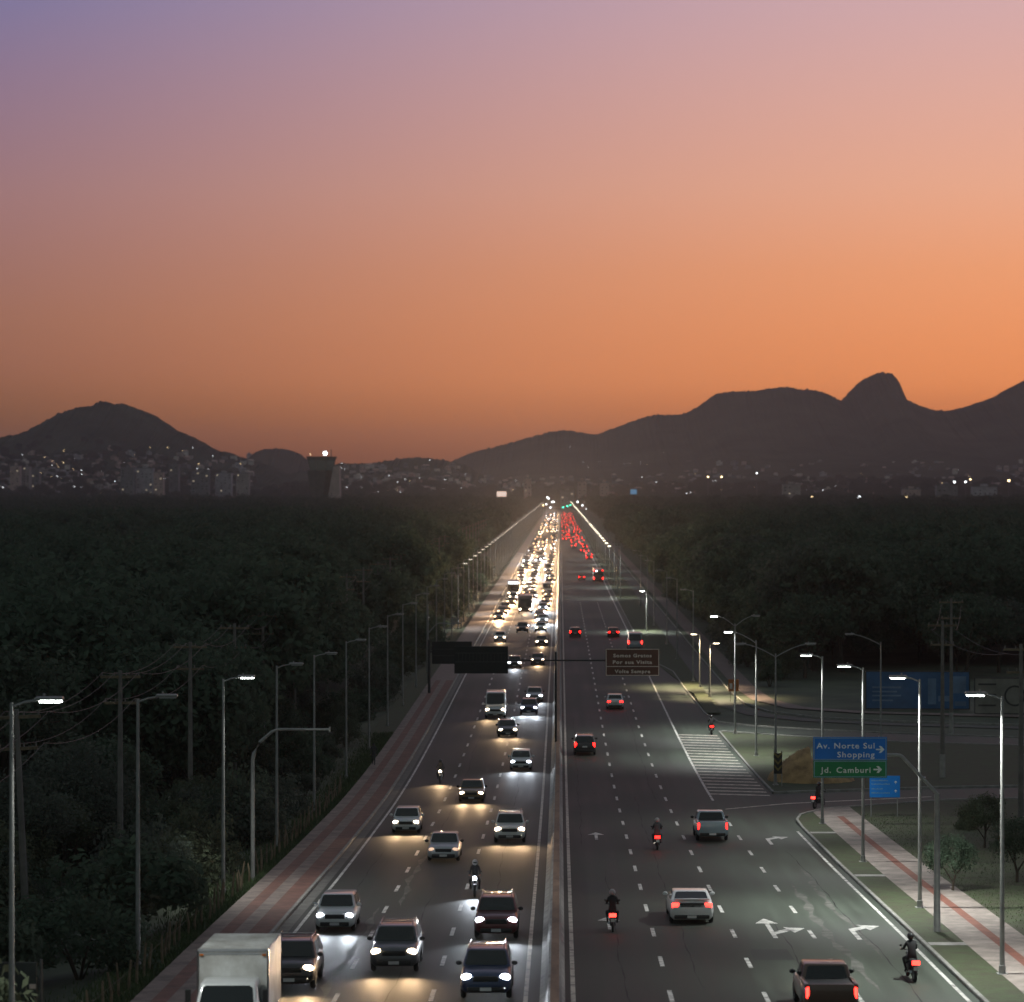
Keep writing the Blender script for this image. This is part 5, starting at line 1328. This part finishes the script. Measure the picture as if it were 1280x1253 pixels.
scatter(64, (0, 316), (560, 625), 'pinpoint street lamp among the houses of the left hill', 'lamps on the left hill', lamp_far)
scatter(30, (425, 585), (578, 622), 'pinpoint street lamp on the low ridge', 'lamps on the low ridge', lamp_far)
scatter(50, (590, 1280), (597, 625), 'pinpoint street lamp in the town below the right mountain', 'lamps below the right mountain', lamp_far)
scatter(10, (660, 830), (545, 590), 'pinpoint lamp high on the right mountain slope', 'lamps on the mountain slope', lamp_far)
def block(u0, u1, v0, Y, mat, lbl):
    x0, x1 = px(u0, Y), px(u1, Y); H = pz(v0, Y); x = (x0+x1)/2; w = (x1-x0)/2; z0 = terrain(x, Y)-3; h = H-z0
    t = thing('apartment_building', lbl, 'building', (x, Y, z0)); d = 7.0
    MB().box(-w, w, -d, d, 0, h).build('wall', MATS[mat], t); MB().box(-w-.3, w+.3, -d-.3, d+.3, h, h+.8).build('roof', MATS['render2'], t)
    MB().box(-w*.3, w*.3, -2, 2, h+.8, h+3.2).build('lift_housing', MATS[mat], t)
    n = max(2, int(w*2/4.5)); rows = int(h/3.2)
    for j in range(2, rows):
        for i in range(n):
            x = -w+(i+.5)*2*w/n
            if rr.random() < .55: new_obj('window', cached('fwin', lambda: MB().box(-.8, .8, -.06, .06, -.6, .6).mesh('window')), MATS['window_lit' if rr.random() < .12 else 'car_glass'], t, (x, -d-.03, j*3.2+1.5))
for i, (a, b, v, Y, m) in enumerate(((14, 26, 583, 3300, 'render1'), (30, 38, 584, 3320, 'render0'), (40, 50, 586, 3350, 'render2'), (152, 168, 585, 3200, 'render2'), (171, 192, 586, 3220, 'render3'), (193, 205, 591, 3150, 'render1'), (212, 224, 581, 3300, 'render2'), (240, 262, 590, 3250, 'render2'), (270, 290, 592, 3280, 'render3'), (296, 312, 592, 3240, 'render0'))):
    block(a, b, v, Y, m, '%s tower block from the left at the foot of the left hill' % ORD[i])
for i, (a, b, v, Y, m) in enumerate(((655, 664, 598, 2900, 'render1'), (700, 718, 614, 2560, 'render2'), (722, 733, 602, 2900, 'render1'), (750, 761, 604, 2850, 'render1'), (978, 1000, 606, 2900, 'render0'), (1128, 1150, 612, 2750, 'render1'), (1170, 1196, 608, 2800, 'render2'), (1215, 1245, 609, 2780, 'render3'))):
    block(a, b, v, Y, m, '%s low block from the left in the town behind the avenue' % ORD[i])
# bright mast lights above the right trees
for i, (u, v, tone, r) in enumerate(((1015, 621, 'city_warm', .8), (1074, 621, 'city_white', 1.3), (1133, 621, 'city_warm', .8), (1193, 603, 'city_white', .8), (1207, 603, 'city_white', .7), (1213, 600, 'city_warm', .6), (1261, 601, 'city_warm', .9), (885, 597, 'city_warm', .6), (902, 597, 'city_warm', .6), (946, 592, 'city_white', .5))):
    Y = 2100.0; lamp_far(px(u, Y), Y, '%s bright floodlight mast from the left above the right trees' % ORD[i] if i < 3 else 'bright mast lamp behind the right trees', None if i < 3 else 'mast lamps behind the right trees', tone, round(pz(v, Y)), r)
# control tower
def control_tower():
    Y = 2000.0; x = px(403, Y); k = Y/F
    t = thing('control_tower', 'flared airport control tower with a bright lamp on its roof', 'tower', (x, Y, 0)); Z = lambda v: pz(v, Y); X = lambda u: px(u, Y)-x
    def loft(rings, name, mat, par):
        n = 8; vs_ = []; fs = []
        for z, cx, rx in rings:
            vs_ += [(cx+rx*math.cos(PI/8+q*PI/4)/math.cos(PI/8), rx*.8*math.sin(PI/8+q*PI/4)/math.cos(PI/8), z) for q in range(n)]
        for i in range(len(rings)-1): fs += [(i*n+q, i*n+(q+1) % n, (i+1)*n+(q+1) % n, (i+1)*n+q) for q in range(n)]
        fs.append(tuple((len(rings)-1)*n+q for q in range(n))); return MB().add(vs_, fs).build(name, MATS[mat], par)
    loft([(0, X(400), 8*k), (Z(628), X(400), 10*k), (Z(590), X(401), 16*k), (Z(588), X(401), 17*k)], 'shaft', 'tower_dark', t)
    loft([(Z(588), X(402), 13.5*k), (Z(586), X(402), 14*k), (Z(575), X(402), 16.5*k)], 'cab_glass', 'cab_lit', t)
    for q in range(8):
        a = PI/8+q*PI/4; r1, r2 = 14.2*k/math.cos(PI/8), 17*k/math.cos(PI/8)
        MB().tube([(X(402)+r1*math.cos(a), r1*.8*math.sin(a), Z(586)), (X(402)+r2*math.cos(a), r2*.8*math.sin(a), Z(574))], .3, 5).build('mullion', MATS['tower_dark'], t)
    loft([(Z(575), X(402), 17.5*k), (Z(571), X(402), 18.8*k)], 'roof', 'tower_dark', t)
    MB().add([(X(408), -9, 0), (X(426), -9, 0), (X(426), 6, 0), (X(408), 6, 0), (X(410), -9, Z(628)), (X(426), -9, Z(628)), (X(426), 6, Z(628)), (X(410), 6, Z(628)), (X(418), -9, Z(583)), (X(425), -9, Z(583)), (X(425), 6, Z(583)), (X(418), 6, Z(583))],
             [(0, 1, 5, 4), (1, 2, 6, 5), (2, 3, 7, 6), (3, 0, 4, 7), (4, 5, 9, 8), (5, 6, 10, 9), (6, 7, 11, 10), (7, 4, 8, 11), (8, 9, 10, 11)]).build('stair_tower', MATS['tower_pale'], t)
    MB().ball((X(407), -4, Z(567)), (1.5, 1.5, 1.5), 10, 8).build('beacon', MATS['city_white'], t, True)
    MB().tube([(X(407), -4, Z(571)), (X(407), -4, Z(568))], .25, 6).build('beacon_mast', MATS['steel_dark'], t)
    MB().tube([(X(414), 0, Z(571)), (X(414), 0, Z(562))], .35, 6).build('antenna', MATS['steel_dark'], t)
    MB().ball((X(388.5), -4, Z(568)), (.25, .25, .25), 8, 6).build('obstruction_lamp', MATS['city_warm'], t)
control_tower()
# end of the avenue: signals and lit boards
for u, v in ((704, 634), (709, 632.5), (713, 631)):
    Y = 2330.0; t = thing('traffic_light', 'green traffic light on an arm at the far end of the avenue', 'traffic light', (px(u, Y), Y, 0), 0, 'green signals at the end of the avenue'); z = pz(v, Y)
    MB().tube([(0, .4, 0), (0, .4, z+1)], .12, 6).build('mast', MATS['steel_dark'], t); MB().rbox(-.45, .45, -.1, .35, z-1.0, z+1.4, .05).build('housing', MATS['trim'], t)
    MB().ball((0, -.15, z-.4), (.42, .2, .42), 10, 8).build('green_lens', MATS['signal_green'], t, True)
def lit_board(u0, u1, v0, v1, Y, mat, lbl):
    x0, x1 = px(u0, Y), px(u1, Y); t = thing('billboard', lbl, 'billboard', ((x0+x1)/2, Y, 0)); w = (x1-x0)/2
    MB().rbox(-w, w, -.2, .2, pz(v1, Y), pz(v0, Y), .1).build('panel', MATS[mat], t); MB().tube([(0, .4, 0), (0, .4, pz(v1, Y))], .4, 8).build('post', MATS['steel_dark'], t)
lit_board(621, 633, 614.5, 621, 1700, 'board_lit', 'lit pinkish billboard above the trees left of the avenue end')
lit_board(788, 796, 612, 618, 1800, 'board_lit_blue', 'small lit blue billboard above the trees right of the avenue end')
for u, v in ((684, 622), (686, 624), (690, 627), (692, 628), (679, 632), (683, 631), (688, 635), (722, 628), (728, 632), (733, 636), (738, 634), (770, 639), (774, 633), (776, 632)):
    Y = 2350.0; lamp_far(px(u, Y), Y, 'pinpoint lamp at the junction closing the avenue', 'lamps at the end of the avenue', None, max(3, round(pz(v, Y))), .55)

# ------------------------------------------------------------------ evening haze
hz = MB().box(-9600, 9600, -420, 13900, -5, HC+HAZE_TOP).build('haze', None); hz['kind'] = 'stuff'; tag(hz, 'thin evening haze filling the valley', 'haze')
hm = bpy.data.materials.new('haze'); hm.use_nodes = True; hm.node_tree.nodes.clear()
pv = hm.node_tree.nodes.new('ShaderNodeVolumePrincipled'); oo = hm.node_tree.nodes.new('ShaderNodeOutputMaterial')
pv.inputs['Color'].default_value = (.75, .74, .76, 1); pv.inputs['Density'].default_value = HAZE; pv.inputs['Anisotropy'].default_value = .65
hm.node_tree.links.new(pv.outputs[0], oo.inputs['Volume']); hz.data.materials.append(hm)
